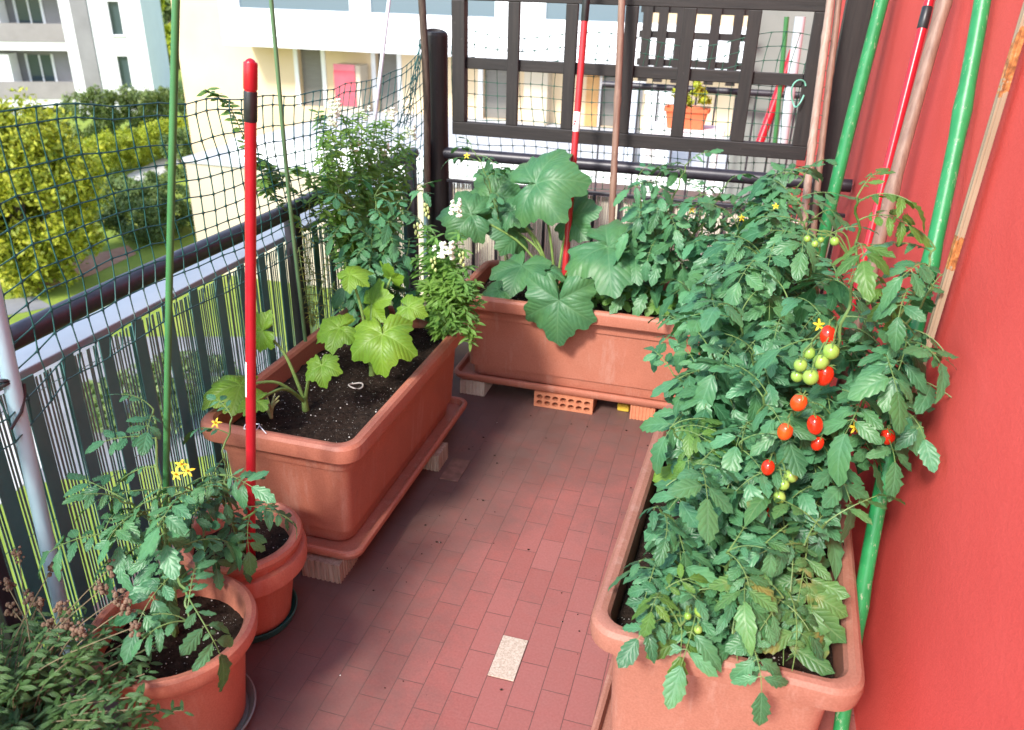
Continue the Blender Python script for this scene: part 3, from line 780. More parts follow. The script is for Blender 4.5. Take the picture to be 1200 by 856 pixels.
# pale ring lying on the soil
mb = MB(); c0 = at_z(417, 452, .405)
mb.tube([c0+np.array([.024*math.cos(q), .019*math.sin(q), .003*math.sin(q*2)]) for q in np.linspace(0, 6.283, 30)], .0026, 6)
solo(mb, 'plastic_ring', simple('translucent_ring', (.45,.40,.36), (.55,.5,.46), 40, .4), 'pale plastic ring lying on the bare soil of the left planter', 'ring')

# ------------------------------------------------------------------ leaf templates
def leaflet_tpl(seed, n=9, W=.30, lobe=.26, fold=.25, bend=.22, tipsharp=.8, cols=(-1, -.5, 0, .5, 1)):
    rg = random.Random(seed); V = []; UV = []; F = []
    for i in range(n):
        t = i/(n-1)
        w = W*1.75*(t+.015)**.62*(1-t+.004)**tipsharp
        z_ = lobe*(1 if i % 2 else -1)*(1-.5*t)
        wl = w*(1+z_*rg.uniform(.3,1.3)+rg.uniform(-.10, .10)); wr = w*(1+z_*rg.uniform(.3,1.3)+rg.uniform(-.10, .10))
        if i == n-1: wl = wr = .004
        for v in cols:
            k = wl if v < 0 else wr
            y = v*k; x = t+.05*abs(v)*(1 if i % 2 else -.4)*(1-t)
            z = fold*abs(y)*(1-.6*abs(v)) - bend*t*t - .10*abs(v)**2*w + .02*math.sin(i*1.9+v*3+seed)*abs(v)
            V.append((x, y, z)); UV.append((t, v))
    c = len(cols)
    for i in range(n-1):
        for j in range(c-1):
            a = i*c+j; F.append((a, a+c, a+c+1, a+1))
    return np.array(V), F, np.array(UV)
TOM = [leaflet_tpl(s, n=10+s % 3, W=.295+.03*(s % 3), lobe=.23-.03*(s % 3), tipsharp=.68+.06*(s % 2), fold=.02+.14*(s % 5), bend=-.06+.12*((s*3) % 7)) for s in range(14)]
LANCE = [leaflet_tpl(s+50, n=5, W=.13, lobe=.0, fold=.5, bend=.2+.1*s, tipsharp=.7, cols=(-1, 0, 1)) for s in range(4)]
OVAL = [leaflet_tpl(s+70, n=6, W=.27, lobe=.08, fold=.3, bend=.1+.15*s, tipsharp=.6, cols=(-1, 0, 1)) for s in range(4)]
BROAD = [leaflet_tpl(s+90, n=9, W=.40, lobe=.10, fold=.2, bend=.15+.1*s, tipsharp=.55) for s in range(4)]
def zuc_tpl(seed, rings=7, seg=72, droop=.28, cup=.12, lob=.11):
    rg = random.Random(seed); V = [(0, 0, 0)]; UV = [(0.001, 0)]; F = []
    ph = [rg.uniform(0, 6.28) for _ in range(4)]
    def R(th):
        r = (1-lob)+lob*math.cos(6*th)*.9 + .03*math.sin(3*th+ph[0])
        r *= 1 - .93*math.exp(-((math.pi-abs(th))/.24)**2)
        r *= 1+.12*math.cos(th)
        r += .035*(1 if int((th+4)*72/6.283*.5) % 2 else -1)*(1-.9*math.exp(-((math.pi-abs(th))/.3)**2))
        return max(r, .05)
    for i in range(1, rings+1):
        q = (i/rings)
        for k in range(seg):
            th = -math.pi+2*math.pi*(k+.5)/seg; r = R(th)*q
            x, y = r*math.cos(th), r*math.sin(th)
            sector = ((th/1.0472+10.5) % 1)-.5
            z = cup*q*(1-q)*3 - droop*r*r*(1+.45*math.cos(th)) + .07*r*math.sin(3*th+ph[1])*q + .05*q*q*math.sin(5*th+ph[2]) - .06*r*(1-abs(sector)*4)*(.5+.5*q) + .03*q**3*math.sin(11*th+ph[3])
            V.append((x, y, z)); UV.append((x, y))
    for k in range(seg-1): F.append((0, 1+k, 2+k))
    for i in range(rings-1):
        for k in range(seg-1):
            a = 1+i*seg+k; F.append((a, a+seg, a+seg+1, a+1))
    return np.array(V), F, np.array(UV)
ZUC = [zuc_tpl(s, droop=.12+.07*(s % 4), cup=.05+.05*(s % 3)) for s in range(6)]

def put(mb, tpl, p, f, n, s, sw=1.0):
    V, F, UV = tpl
    f = nrm(f); n = np.asarray(n, float); n = nrm(n-f*np.dot(n, f)); sd = np.cross(n, f)
    mb.add(np.asarray(p)+s*(V[:, :1]*f+V[:, 1:2]*sd*sw+V[:, 2:3]*n), F, UV)

def blocked(p, f, s):
    """does a leaflet cross a planter wall, the soil or the house wall?"""
    f = nrm(f)
    for q in (0, .3, .6, 1.0):
        x, y, z = p+f*s*q
        if x > WALL_X-.006: return True
        for (c, rot, hx, hy) in ((CR, RR, .272, .525), (CB, 0, .610, .260), (CL, 0, .258, .525)):
            dx, dy = x-c[0], y-c[1]; u, v = dx*math.cos(rot)+dy*math.sin(rot), -dx*math.sin(rot)+dy*math.cos(rot)
            if abs(u) < hx and abs(v) < hy and z < .472 and not (abs(u) < hx-.06 and abs(v) < hy-.06 and z > .405): return True
        for (c, R_, H) in ((P1, .186, .30), (P2, .172, .285)):
            d = math.hypot(x-c[0], y-c[1])
            if d < R_ and z < H+.006 and not (d < R_-.042 and z > H-.05): return True
    return False
def tleaf(fo, st, p, az, L, el, rng, droop=1.1, pairs=None, size=1.0, thick=.0016):
    """compound tomato leaf: rachis with pairs of lobed leaflets"""
    P = [np.asarray(p, float)]; n = 9; T = []
    e = el; a = az; bendaz = rng.uniform(-.5, .5)
    for i in range(n):
        d = np.array([math.cos(a)*math.cos(e), math.sin(a)*math.cos(e), math.sin(e)]); T.append(d)
        P.append(P[-1]+d*L/n); e -= droop/n; a += bendaz/n
    st.tube(P, list(np.linspace(thick, thick*.5, n+1)), 5, caps=False)
    P = np.array(P); roll = rng.uniform(-.5, .5)
    def frame(q):
        i = min(n-1, int(q*n)); d = T[i]; sd = nrm(np.cross(np.array([0,0,1.]), d)); up = np.cross(d, sd)
        c, s = math.cos(roll), math.sin(roll); return P[min(n, int(round(q*n)))], d, sd*c+up*s, up*c-sd*s
    qs = [(.34, .62), (.58, .92), (.80, .98)] if (pairs or 3) == 3 else [(.45, .8), (.75, .95)]
    for q, k in qs:
        pp, d, sd, up = frame(q)
        for sg in (-1, 1):
            ls = L*.42*k*size*rng.uniform(.8, 1.15)
            f = d*rng.uniform(.35, .7)+sg*sd-up*rng.uniform(-.1, .35); nn = up+sg*sd*rng.uniform(-.3, .35)+rng.uniform(-.2, .2)*d
            base = pp+nrm(f)*ls*.16
            st.tube([pp, base], thick*.5, 4, caps=False)
            if not blocked(base, f, ls): put(fo, TOM[rng.randrange(14)], base, f, nn, ls, rng.uniform(.85, 1.2))
        if rng.random() < .7:      # small leaflets between the pairs
            pp, d, sd, up = frame(q-.10)
            for sg in (-1, 1):
                put(fo, TOM[rng.randrange(14)], pp, d*.4+sg*sd, up, L*.11*size, 1.2)
    pp, d, sd, up = frame(1.0)
    ls = L*.50*size*rng.uniform(.9, 1.15)
    if not blocked(pp, d-up*.1, ls): put(fo, TOM[rng.randrange(14)], pp, d-up*.1, up+sd*rng.uniform(-.3, .3), ls, 1.1)

def spline(pts, n):
    P = np.asarray(pts, float); m = len(P)
    if m == 2: return np.array([P[0]+(P[1]-P[0])*t for t in np.linspace(0, 1, n)])
    out = []
    for t in np.linspace(0, m-1-1e-6, n):
        i = int(t); u = t-i
        p0 = P[max(i-1, 0)]; p1 = P[i]; p2 = P[i+1]; p3 = P[min(i+2, m-1)]
        out.append(.5*((2*p1)+(-p0+p2)*u+(2*p0-5*p1+4*p2-p3)*u*u+(-p0+3*p1-3*p2+p3)*u**3))
    return np.array(out)

M_TOM = leafmat('tomato_leaf', (.030,.125,.052), (.085,.25,.115), (.14,.31,.17), nv=5, rough=.40, tcol=(1.5,1.7,.6), trans=.16, bmp=.0009)
M_TOMOLD = leafmat('tomato_leaf_old', (.05,.15,.045), (.10,.24,.075), (.19,.30,.13), nv=6, edge=(.30,.22,.06), trans=.16)
M_TOMYOUNG = leafmat('tomato_leaf_young', (.06,.16,.035), (.12,.26,.05), (.2,.34,.12), nv=5)
M_STEM = simple('tomato_stem', (.10,.18,.05), (.17,.27,.08), 30, .55, .0004, 300)
M_ZBRIGHT = leafmat('young_zucchini_leaf', (.10,.23,.022), (.17,.33,.03), (.27,.42,.09), 'palmate', .45, .22, bmp=.0014)
M_ZDARK = leafmat('mature_zucchini_leaf', (.04,.15,.055), (.08,.225,.095), (.13,.26,.12), 'palmate', .45, .15, bmp=.0016)
M_ZSTEM = simple('zucchini_stem', (.14,.24,.05), (.22,.34,.09), 40, .6, .0006, 300)
M_SNAP = leafmat('snapdragon_leaf', (.08,.22,.05), (.19,.38,.09), (.16,.28,.1), nv=3, tcol=(1.5,1.7,.6), trans=.38)
M_SNAPL = leafmat('sunny_snapdragon_leaf', (.06,.15,.025), (.14,.27,.05), (.2,.3,.1), nv=3)
M_WHITEFL = simple('white_petals', (.74,.82,.60), (.82,.86,.72), 60, .6)
M_YELFL = simple('yellow_petals', (.75,.52,.02), (.8,.6,.04), 60, .6)
M_HERB = leafmat('herb_leaf', (.04,.115,.04), (.09,.20,.07), (.1,.2,.08), nv=4)
M_DRYFL = simple('dry_flower_heads', (.12,.075,.045), (.24,.155,.10), 90, .9)
M_DRYST = simple('dry_stem', (.11,.10,.05), (.2,.15,.08), 40, .8)
def tomred():
    M, nt, b = newmat('ripe_tomato_skin'); b.inputs['Base Color'].default_value = (.68,.028,.008,1)
    b.inputs['Roughness'].default_value = .16; b.inputs['Subsurface Weight'].default_value = .15; b.inputs['Subsurface Radius'].default_value = (.01,.003,.001); return M
M_TRED = tomred()
M_TORANGE = simple('orange_tomato_skin', (.70,.10,.012), (.72,.05,.01), 30, .18)
M_TGREEN = simple('green_tomato_skin', (.20,.36,.05), (.32,.46,.10), 25, .18)

def fruit(parent, p, r, mat, rng, el=1.15):
    mb = MB(); ax = nrm((rng.uniform(-.25,.25), rng.uniform(-.25,.25), -1)); mb.ball(p, (r, r, r*el), 18, 12, axis=ax)
    o = mb.build('tomato', mat, parent, sharp=180)
    cb = MB()
    for k in range(5):
        a = k*1.2566+rng.random(); up = -ax; sd = nrm(np.cross(up, (math.cos(a), math.sin(a), .1))); base = p+up*r*el*.98
        put(cb, LANCE[k % 4], base, sd+up*.25, up, r*.95, 1.4)
    cb.tube([p-ax*r*el*.95, p-ax*(r*el+.012)], .0013, 5); cb.build('calyx', M_STEM, o)
    return o
def truss(parent, stmb, p0, spots, rng):
    """fruit hanging from a curved stalk that starts at p0"""
    prev = np.asarray(p0, float)
    for (p, r, mm) in spots:
        p = np.asarray(p, float); top = p+np.array([0, 0, r*1.15+.012])
        mid = (prev+top)/2+np.array([0, 0, .02]); stmb.tube(spline([prev, mid, top], 7), .0016, 5, caps=False)
        fruit(parent, p, r*(1 if mm is M_TGREEN else .95), mm, rng, rng.uniform(1.0, 1.1) if mm is M_TGREEN else rng.uniform(1.22, 1.38)); 
def starflower(parent, p, r, mat, rng, nm='flower'):
    mb = MB(); up = nrm((rng.uniform(-.5,.5), rng.uniform(-1,-.2), .6)); sd = nrm(np.cross(up, (.2,.4,1)))
    f2 = np.cross(up, sd)
    for k in range(5):
        a = k*1.2566; put(mb, LANCE[k % 4], p, math.cos(a)*sd+math.sin(a)*f2+up*.2, up, r, 2.0)
    mb.ball(np.asarray(p)+up*r*.25, (r*.2, r*.2, r*.45), 8, 6, axis=up)
    return mb.build(nm, mat, parent, sharp=180)

def tomato_plant(base, stems, label, seed, leafL=(.12,.19), size=1.0, mat=None, per=.055, flowers=(), trusses=(), young=(), skip=.22, group='tomato plants', bias=None, young_mat=None):
    rng = random.Random(seed); base = np.asarray(base, float)
    t = thing('tomato_plant', base, label, 'tomato plant', group)
    fo, st = MB(), MB()
    for si, s_ in enumerate(stems):
        yo = MB(); had = False
        P = [base+np.array([rng.uniform(-.01,.01), rng.uniform(-.01,.01), 0])]+[np.asarray(q, float) for q in s_]
        ln = sum(np.linalg.norm(P[i+1]-P[i]) for i in range(len(P)-1)); n = max(10, int(ln/.02))
        C_ = spline(P, n); C_[1:-1] += np.array([[.004*math.sin(i*1.3+si), .004*math.cos(i*1.7+si), 0] for i in range(n-2)])
        st.tube(C_, list(np.linspace(.0048*size, .0022*size, n)), 6)
        az = rng.uniform(0, 6.28); d = ln*skip
        while d < ln:
            q = d/ln; p = C_[min(n-1, int(q*(n-1)))]; az += 2.4+rng.uniform(-.4, .4)
            a_ = az
            if bias is not None and rng.random() < .55: a_ = bias+rng.uniform(-1.0, 1.0)
            L = rng.uniform(*leafL)*(1.0 if q < .75 else 1.25-.75*(q-.42))
            if abs(base[0]-CR[0]) < .2 and p[2] < .74 and p[1] < 2.2 and p[0]+L*1.2*math.cos(a_) > .35: a_ = math.pi-a_     # the house wall is in the way
            if abs(base[0]-CR[0]) < .2 and 1.45 < p[1] < 2.15 and p[0]+L*1.25*math.cos(a_)+.045*(p[1]-1.7) < -.095 or abs(base[0]-CR[0]) < .2 and 1.1 < p[1] <= 1.45 and p[0]+L*1.2*math.cos(a_) < -.155: a_ = math.pi-a_   # no room over the left rim
            top = si in young and q > .72
            tleaf(yo if top else fo, st, p, a_, L, rng.uniform(.0, .55)+(.3 if q > .85 else 0), rng, rng.uniform(.7, 1.5), size=size*1.03)
            had = had or top
            d += per*rng.uniform(.75, 1.3)
        tleaf(yo if si in young else fo, st, C_[-1], rng.uniform(0, 6.28), leafL[0]*.75, .9, rng, .8, 2); had = had or si in young
        if had: yo.tube(C_[int(n*.66):], .0026, 6, caps=False); yo.build('young_shoot', young_mat or M_TOMYOUNG, t, sharp=180)
    for p0, spots in trusses: truss(t, st, p0, spots, rng)
    for p in flowers:
        st.tube([np.asarray(p)-np.array([.01,-.03,.02]), np.asarray(p)], .0012, 5); starflower(t, np.asarray(p, float), .014, M_YELFL, rng)
    st.build('stem', M_STEM, t); fo.build('foliage', mat or M_TOM, t, sharp=180)
    return t

def zucchini(base, leaves, label, mat, seed, stem_mat=None, extra=None):
    """leaves: (centre, facing normal, forward dir, radius)"""
    rng = random.Random(seed); base = np.asarray(base, float)
    t = thing('zucchini_plant', base, label, 'zucchini plant', 'zucchini plants')
    st = MB(); st.tube([base-np.array([0,0,.02]), base+np.array([0,0,.035])], [.012, .009], 9)
    for i, (c, nn, f, r) in enumerate(leaves):
        c = np.asarray(c, float); mb = MB()
        put(mb, ZUC[(i+seed) % 6], c, f, nn, r*1.12)
        mb.build('leaf', mat, t, sharp=180)
        b0 = base+np.array([0,0,.02]); mid = b0*.45+c*.55+np.array([0,0,.03]); mid[:2] += (b0-c)[:2]*.12
        st.tube(spline([b0, mid, c-nrm(nn)*.003], 12), list(np.linspace(.0062, .0034, 12)), 7, caps=False)
    st.build('stem', stem_mat or M_ZSTEM, t)
    return t

# ------------------------------------------------------------------ zucchini
def Z(px, py, y=None, x=None, z=None):
    return at_y(px, py, y) if y is not None else at_x(px, py, x) if x is not None else at_z(px, py, z)
zucchini(at_z(358, 478, .40), [
    (Z(282, 452, y=1.78), (-.1,-.5,.9), (-.5,-.6,.1), .082), (Z(308, 388, y=1.92), (.1,-.9,.45), (-.9,.05,-.3), .060), (Z(377, 428, y=1.88), (.1,-.75,.7), (.3,-.6,-.5), .052),
    (Z(300, 470, y=1.72), (-.3,-.4,.9), (-.8,-.5,-.2), .050)], 'young bright zucchini plant in the bare soil directly behind the red pole', M_ZBRIGHT, 3)
zucchini(at_z(436, 438, .40), [
    (Z(448, 392, y=2.08), (.15,-.8,.65), (.25,-.75,-.6), .098), (Z(410, 322, y=2.22), (-.2,-.55,.8), (.4,.3,.2), .058), (Z(458, 325, y=2.34), (0,-.8,.6), (.1,-.5,.6), .055),
    (Z(398, 385, y=2.12), (-.2,-.6,.8), (-.8,-.4,-.2), .072), (Z(436, 356, y=2.28), (.1,-.8,.6), (.5,-.2,.3), .072), (Z(478, 360, y=2.20), (.4,-.7,.6), (.9,-.2,-.1), .050)],
    'young bright zucchini plant farther along the left planter, behind the bare soil', M_ZBRIGHT, 8)
# onion-like sprout and dry stalks beside it
t = thing('leek_sprout', at_z(318, 490, .40), 'pale split leek sprout at the near end of the left planter', 'vegetable'); rng = random.Random(3)
lf = MB(); b0 = at_z(318, 490, .40)
for k in range(7):
    a = rng.uniform(0, 6.28); h = rng.uniform(.05, .085)
    lf.tube(spline([b0, b0+np.array([.01*math.cos(a), .01*math.sin(a), h*.6]), b0+np.array([.034*math.cos(a), .03*math.sin(a), h])], 8), list(np.linspace(.0055, .0018, 8)), 6)
lf.build('leaves', simple('pale_leek', (.35,.42,.15), (.55,.55,.28), 50, .5), t)
zucchini(at_z(648, 352, .42)*np.array([1,0,1])+np.array([0,3.10,0]), [
    (Z(628, 216, y=3.06), (.1,-.75,.65), (.75,-.1,.25), .16), (Z(580, 232, y=3.16), (-.2,-.75,.5), (-.5,.1,.6), .115), (Z(655, 352, y=2.845), (0,-1,.22), (.05,-.25,-1), .142),
    (Z(712, 290, y=3.02), (.05,-.5,.9), (.85,-.25,-.05), .19), (Z(612, 312, y=2.98), (-.15,-.65,.75), (-.15,-.8,-.35), .115), (Z(598, 248, y=3.08), (-.2,-.8,.6), (.8,.1,.3), .075),
    (Z(552, 252, y=3.05), (-.3,-.7,.6), (-.8,-.2,.1), .115), (Z(607, 272, y=3.12), (.0,-.8,.6), (-.4,-.5,.3), .105), (Z(585, 340, y=3.02), (-.2,-.4,.9), (-.7,-.3,-.2), .07), (Z(755, 262, y=3.10), (.2,-.8,.6), (.8,.1,.2), .10), (Z(668, 255, y=3.18), (.1,-.8,.55), (.6,-.2,.3), .11), (Z(745, 300, y=2.98), (.2,-.6,.75), (.9,-.4,0), .11), (Z(640, 318, y=3.0), (0,-.6,.8), (.2,-.8,-.1), .07), (Z(690, 325, y=3.05), (.1,-.6,.8), (.7,-.5,0), .075)],
    'large mature zucchini plant in the far planter, one broad leaf draped over the rim', M_ZDARK, 2)

# ------------------------------------------------------------------ tomatoes in the planter by the red wall
SZ = .40
red = M_TRED; grn = M_TGREEN; org = M_TORANGE
tomato_plant((.10, 1.36, SZ), [[(.02,1.30,.52), (-.03,1.22,.55)], [(.05,1.28,.53), (.02,1.185,.525)], [(.13,1.28,.53), (.115,1.19,.53)], [(-.0,1.36,.53), (-.06,1.30,.57)], [(.08,1.30,.52), (.02,1.24,.56)], [(.16,1.32,.52), (.20,1.27,.57)], [(.1,1.36,.55), (.09,1.30,.63)], [(.02,1.42,.54), (-.05,1.38,.64)], [(.2,1.42,.55), (.235,1.38,.62)]],
    'low bushy tomato plant spilling over the near rim of the planter by the red wall', 101, (.10,.16), 1.0, mat=M_TOM, per=.034, bias=-1.6, young=(0,),
    flowers=[(.0, 1.255, .555)], trusses=[((.04,1.24,.50), [(Z(821, 716, y=1.20), .012, grn), (Z(818, 738, y=1.19), .008, grn), (Z(806, 722, y=1.19), .007, grn)])])
tomato_plant((.20, 1.45, SZ), [[(.20,1.38,.50), (.215,1.30,.565)], [(.16,1.40,.53), (.13,1.32,.60)], [(.24,1.45,.56), (.27,1.41,.66)]],
    'old tomato plant with yellow blotched mottled leaves at the near right of the planter', 137, (.15,.20), 1.15, mat=M_TOMOLD, per=.06, bias=-1.5)
tomato_plant((.08, 1.62, SZ), [[(.03,1.56,.56), (-.05,1.48,.63)], [(.06,1.56,.6), (.0,1.46,.70)], [(.1,1.58,.62), (.09,1.5,.76)], [(.0,1.66,.6), (-.06,1.62,.70)], [(.16,1.58,.6), (.2,1.50,.71)], [(.12,1.66,.68), (.13,1.58,.84)], [(.22,1.6,.58), (.30,1.54,.66)], [(.2,1.64,.62), (.27,1.6,.78)]],
    'tomato plant with ripe fruit in the middle of the planter by the red wall', 103, (.12,.18), 1.0, per=.036, bias=-1.8, young=(3,),
    trusses=[((.19,1.55,.80), [(Z(920, 506, y=1.44), .0155, org), (Z(936, 472, y=1.47), .0165, org), (Z(955, 498, y=1.50), .0165, red), (Z(958, 520, y=1.51), .013, red)]),
             ((.17,1.52,.70), [(Z(900, 548, y=1.45), .014, red), (Z(918, 568, y=1.45), .012, grn), (Z(913, 583, y=1.44), .013, grn), (Z(905, 600, y=1.45), .012, red), (Z(927, 558, y=1.47), .014, grn)])])
tomato_plant((.20, 1.72, SZ), [[(.24,1.72,.7), (.255,1.66,.92), (.262,1.66,1.10), (.235,1.66,1.245)], [(.26,1.70,.72), (.33,1.62,.90), (.36,1.62,1.05), (.395,1.66,1.16)], [(.22,1.66,.66), (.26,1.56,.82)], [(.30,1.70,.66), (.345,1.60,.82)], [(.27,1.70,.6), (.34,1.66,.72)], [(.28,1.72,.7), (.36,1.68,.92)], [(.32,1.68,.75), (.385,1.60,1.0)], [(.32,1.66,.7), (.40,1.58,.93)], [(.3,1.7,.75), (.41,1.66,1.08)]],
    'tallest tomato plant with a pale shoot and green fruit before the leaning poles', 107, (.11,.17), 1.0, per=.062, bias=-1.2, young=(0,), skip=.35,
    flowers=[(.21,1.62,.99), (.31,1.56,.80)],
    trusses=[((.245,1.62,.98), [(Z(974, 412, y=1.52), .0155, grn), (Z(950, 442, y=1.50), .0155, grn), (Z(938, 428, y=1.51), .013, grn), (Z(934, 441, y=1.52), .012, grn), (Z(962, 424, y=1.52), .015, grn), (Z(966, 440, y=1.53), .0185, red), (Z(970, 393, y=1.56), .016, red), (Z(948, 414, y=1.53), .012, grn)]),
             ((.25,1.64,1.12), [(Z(978, 283, y=1.62), .009, grn), (Z(955, 286, y=1.61), .0065, grn), (Z(946, 280, y=1.61), .0065, grn), (Z(962, 281, y=1.62), .006, grn)]),
             ((.35,1.60,.86), [(Z(1040, 512, y=1.56), .0155, red)])])
tomato_plant((.06, 1.93, SZ), [[(.03,1.88,.62), (-.05,1.82,.72)], [(.06,1.88,.68), (.0,1.80,.83)], [(.08,1.90,.72), (.06,1.82,.92)], [(-.0,1.98,.6), (-.08,1.94,.68)], [(.14,1.92,.7), (.16,1.84,.96)], [(.02,1.9,.66), (-.01,1.78,.76)], [(.18,1.92,.65), (.29,1.84,.80)], [(.2,1.95,.75), (.27,1.88,.98)], [(.1,1.86,.66), (.1,1.74,.86)]],
    'dense tomato plant behind the ripe fruit, leaning over the left rim of its planter', 109, (.12,.18), 1.0, per=.036, bias=-1.5)
tomato_plant((.12, 2.13, SZ), [[(.05,2.12,.68), (-.05,2.06,.84)], [(.1,2.12,.75), (.04,2.04,.97)], [(.14,2.12,.8), (.13,2.05,1.04)], [(.02,2.18,.6), (-.08,2.16,.72)], [(.2,2.12,.8), (.235,2.06,1.05)], [(.05,2.1,.7), (-.02,2.0,.90)], [(.12,2.1,.8), (.09,1.98,1.02)], [(.2,2.1,.7), (.31,2.05,.92)], [(.16,2.14,.85), (.19,2.06,1.10)]],
    'tomato plant at the far end of the planter by the red wall', 113, (.12,.18), 1.0, per=.036, bias=-1.9)

# tomatoes in the far planter
tomato_plant((.02, 3.02, .42), [[(.0,2.96,.62), (-.03,2.9,.80)], [(.04,2.98,.7), (.06,2.86,.95)], [(.1,3.02,.75), (.16,2.92,1.02)], [(-.05,3.0,.65), (-.10,2.95,.86)], [(.08,2.9,.6), (.12,2.74,.80)], [(.1,3.0,.7), (.22,2.86,.93)], [(.14,3.0,.75), (.20,2.80,.98)], [(.05,2.9,.7), (.03,2.78,.90)], [(.16,3.02,.8), (.24,2.9,1.06)], [(.0,2.94,.6), (-.06,2.82,.74)]],
    'wide tomato plant at the right end of the far planter by the pale canes', 117, (.13,.2), 1.05, per=.042, bias=-1.7, flowers=[(.045,2.80,.90), (.15,2.80,.95), (.20,2.78,.88)])
tomato_plant((-.26, 3.12, .42), [[(-.25,3.08,.7), (-.20,3.0,.92), (-.17,3.0,1.03)], [(-.3,3.08,.7), (-.35,3.02,.95)], [(-.28,3.08,.62), (-.33,3.0,.80)], [(-.22,3.06,.6), (-.15,2.98,.75)], [(-.2,3.1,.7), (-.1,3.02,.92)], [(-.24,3.04,.6), (-.22,2.95,.86)], [(-.18,3.06,.62), (-.08,2.94,.84)], [(-.2,3.06,.65), (-.17,2.94,.80)], [(-.14,3.06,.7), (-.02,2.96,.98)], [(-.26,3.06,.7), (-.27,2.96,.98)]],
    'lanky tomato plant tied by the bamboo cane in the middle of the far planter', 119, (.12,.18), 1.0, per=.075, bias=-1.6, skip=.4, flowers=[(-.13,2.93,.88)])
tomato_plant((-.86, 3.14, .42), [[(-.92,3.14,.72), (-.98,3.1,.93), (-1.02,3.08,1.0)], [(-.9,3.1,.7), (-.95,3.02,.9)]],
    'small spindly tomato plant at the left end of the far planter before the corner post', 121, (.10,.14), .85, per=.075, skip=.5, flowers=[(-1.03,3.04,.985)])
# tomato in the left planter by the railing, mixed with snapdragons
tomato_plant((-1.22, 2.50, .40), [[(-1.24,2.48,.62), (-1.27,2.44,.82), (-1.28,2.42,.98)], [(-1.2,2.48,.62), (-1.16,2.42,.80)], [(-1.16,2.5,.6), (-1.06,2.48,.74)], [(-1.2,2.52,.7), Z(468,246,y=2.55)], [(-1.18,2.5,.6), Z(446,286,y=2.48)], [(-1.16,2.55,.7), Z(486,226,y=2.62)], [(-1.2,2.52,.7), Z(440,228,y=2.52)]],
    'slender tomato plant climbing by the railing at the far end of the left planter', 123, (.10,.15), 1.0, per=.045, skip=.35, bias=-1.3)
# tomatoes in the two round pots
pb1 = V3(P1[0]-.02, P1[1]+.02, .24)
tomato_plant(pb1, [[Z(190, 640, y=1.16), Z(186, 560, y=1.20), Z(180, 480, y=1.26)], [Z(200, 650, y=1.10), Z(215, 690, y=1.02), Z(222, 730, y=.965)], [Z(180, 620, y=1.15), Z(140, 585, y=1.10)], [Z(196, 600, y=1.16), Z(225, 575, y=1.18)], [Z(190, 600, y=1.15), Z(120, 640, y=1.05)]],
    'tomato plant tied to the thin green stake in the wide round pot', 127, (.10,.155), .95, per=.062, skip=.42, bias=-2.0,
    flowers=[Z(212, 545, y=1.16), Z(220, 552, y=1.16), Z(207, 556, y=1.165)])
pb2 = V3(P2[0]+.02, P2[1]-.02, .24)
tomato_plant(pb2, [[Z(270, 600, y=1.40), Z(262, 540, y=1.42), Z(272, 490, y=1.45)], [Z(262, 590, y=1.36), Z(235, 580, y=1.32)], [Z(285, 610, y=1.36), Z(322, 590, y=1.33)], [Z(255, 630, y=1.33), Z(238, 650, y=1.30)], [Z(262, 560, y=1.36), Z(268, 575, y=1.28)]],
    'tomato plant sprawling round the foot of the red pole in the double rimmed pot', 131, (.09,.135), .95, per=.058, skip=.42, bias=-1.6, flowers=[Z(253, 496, y=1.40)])
mb = MB(); c0 = Z(191, 668, y=1.16)
mb.tube([c0+V3(.012*math.cos(q), .013*math.sin(q), .004*math.cos(q)) for q in np.linspace(0, 6.28, 20)], .0018, 6)
solo(mb, 'garden_tie', simple('lime_tie', (.25,.6,.2), (.3,.65,.25), 30, .5), 'lime green tie holding the tomato stem to the thin green stake', 'tie')

# one broad pale bean leaf over the rim, small strawberry and bean plants
def small_plant(name, base, label, cat, tpl, n, Ls, spread, h, mat, seed, tri=True, group=None):
    rng = random.Random(seed); base = np.asarray(base, float); t = thing(name, base, label, cat, group); fo, st = MB(), MB()
    for k in range(n):
        a = rng.uniform(0, 6.28); r = spread*math.sqrt(rng.random()); top = base+V3(r*math.cos(a), r*math.sin(a)*.7, h*rng.uniform(.4, 1))
        st.tube(spline([base, (base+top)/2+V3(0,0,h*.2), top], 7), .0014, 5, caps=False)
        a0 = rng.uniform(-2.6, -.5)
        for da in ((0, 1.25, -1.25) if tri else (0,)):
            f = V3(math.cos(a0+da), math.sin(a0+da), rng.uniform(-.5, .1)); put(fo, tpl[rng.randrange(4)], top+nrm(f)*.004, f, V3(rng.uniform(-.2,.2), -.4, .9), rng.uniform(*Ls))
    st.build('stem', M_STEM, t); fo.build('foliage', mat, t, sharp=180); return t
small_plant('bean_plant', (-.42, 3.00, .42), 'small bright bean seedling in the far planter right of the draped leaf', 'bean plant', BROAD, 9, (.04,.06), .09, .10, M_TOMYOUNG, 5)
small_plant('strawberry_plant', (-.26, 3.02, .42), 'low leafy strawberry plant in the far planter beneath the lanky tomato', 'strawberry plant', BROAD, 14, (.04,.055), .13, .11, M_SNAP, 6, group='strawberry plants')
small_plant('strawberry_plant', (-.45, 3.18, .42), 'low leafy strawberry plant at the back of the far planter under the wide zucchini leaf', 'strawberry plant', BROAD, 14, (.04,.055), .13, .12, M_SNAP, 9, group='strawberry plants')
small_plant('strawberry_plant', (-.06, 3.0, .42), 'low strawberry plant in the far planter against the stems of the wide tomato', 'strawberry plant', BROAD, 12, (.04,.055), .12, .10, M_SNAP, 12, group='strawberry plants')
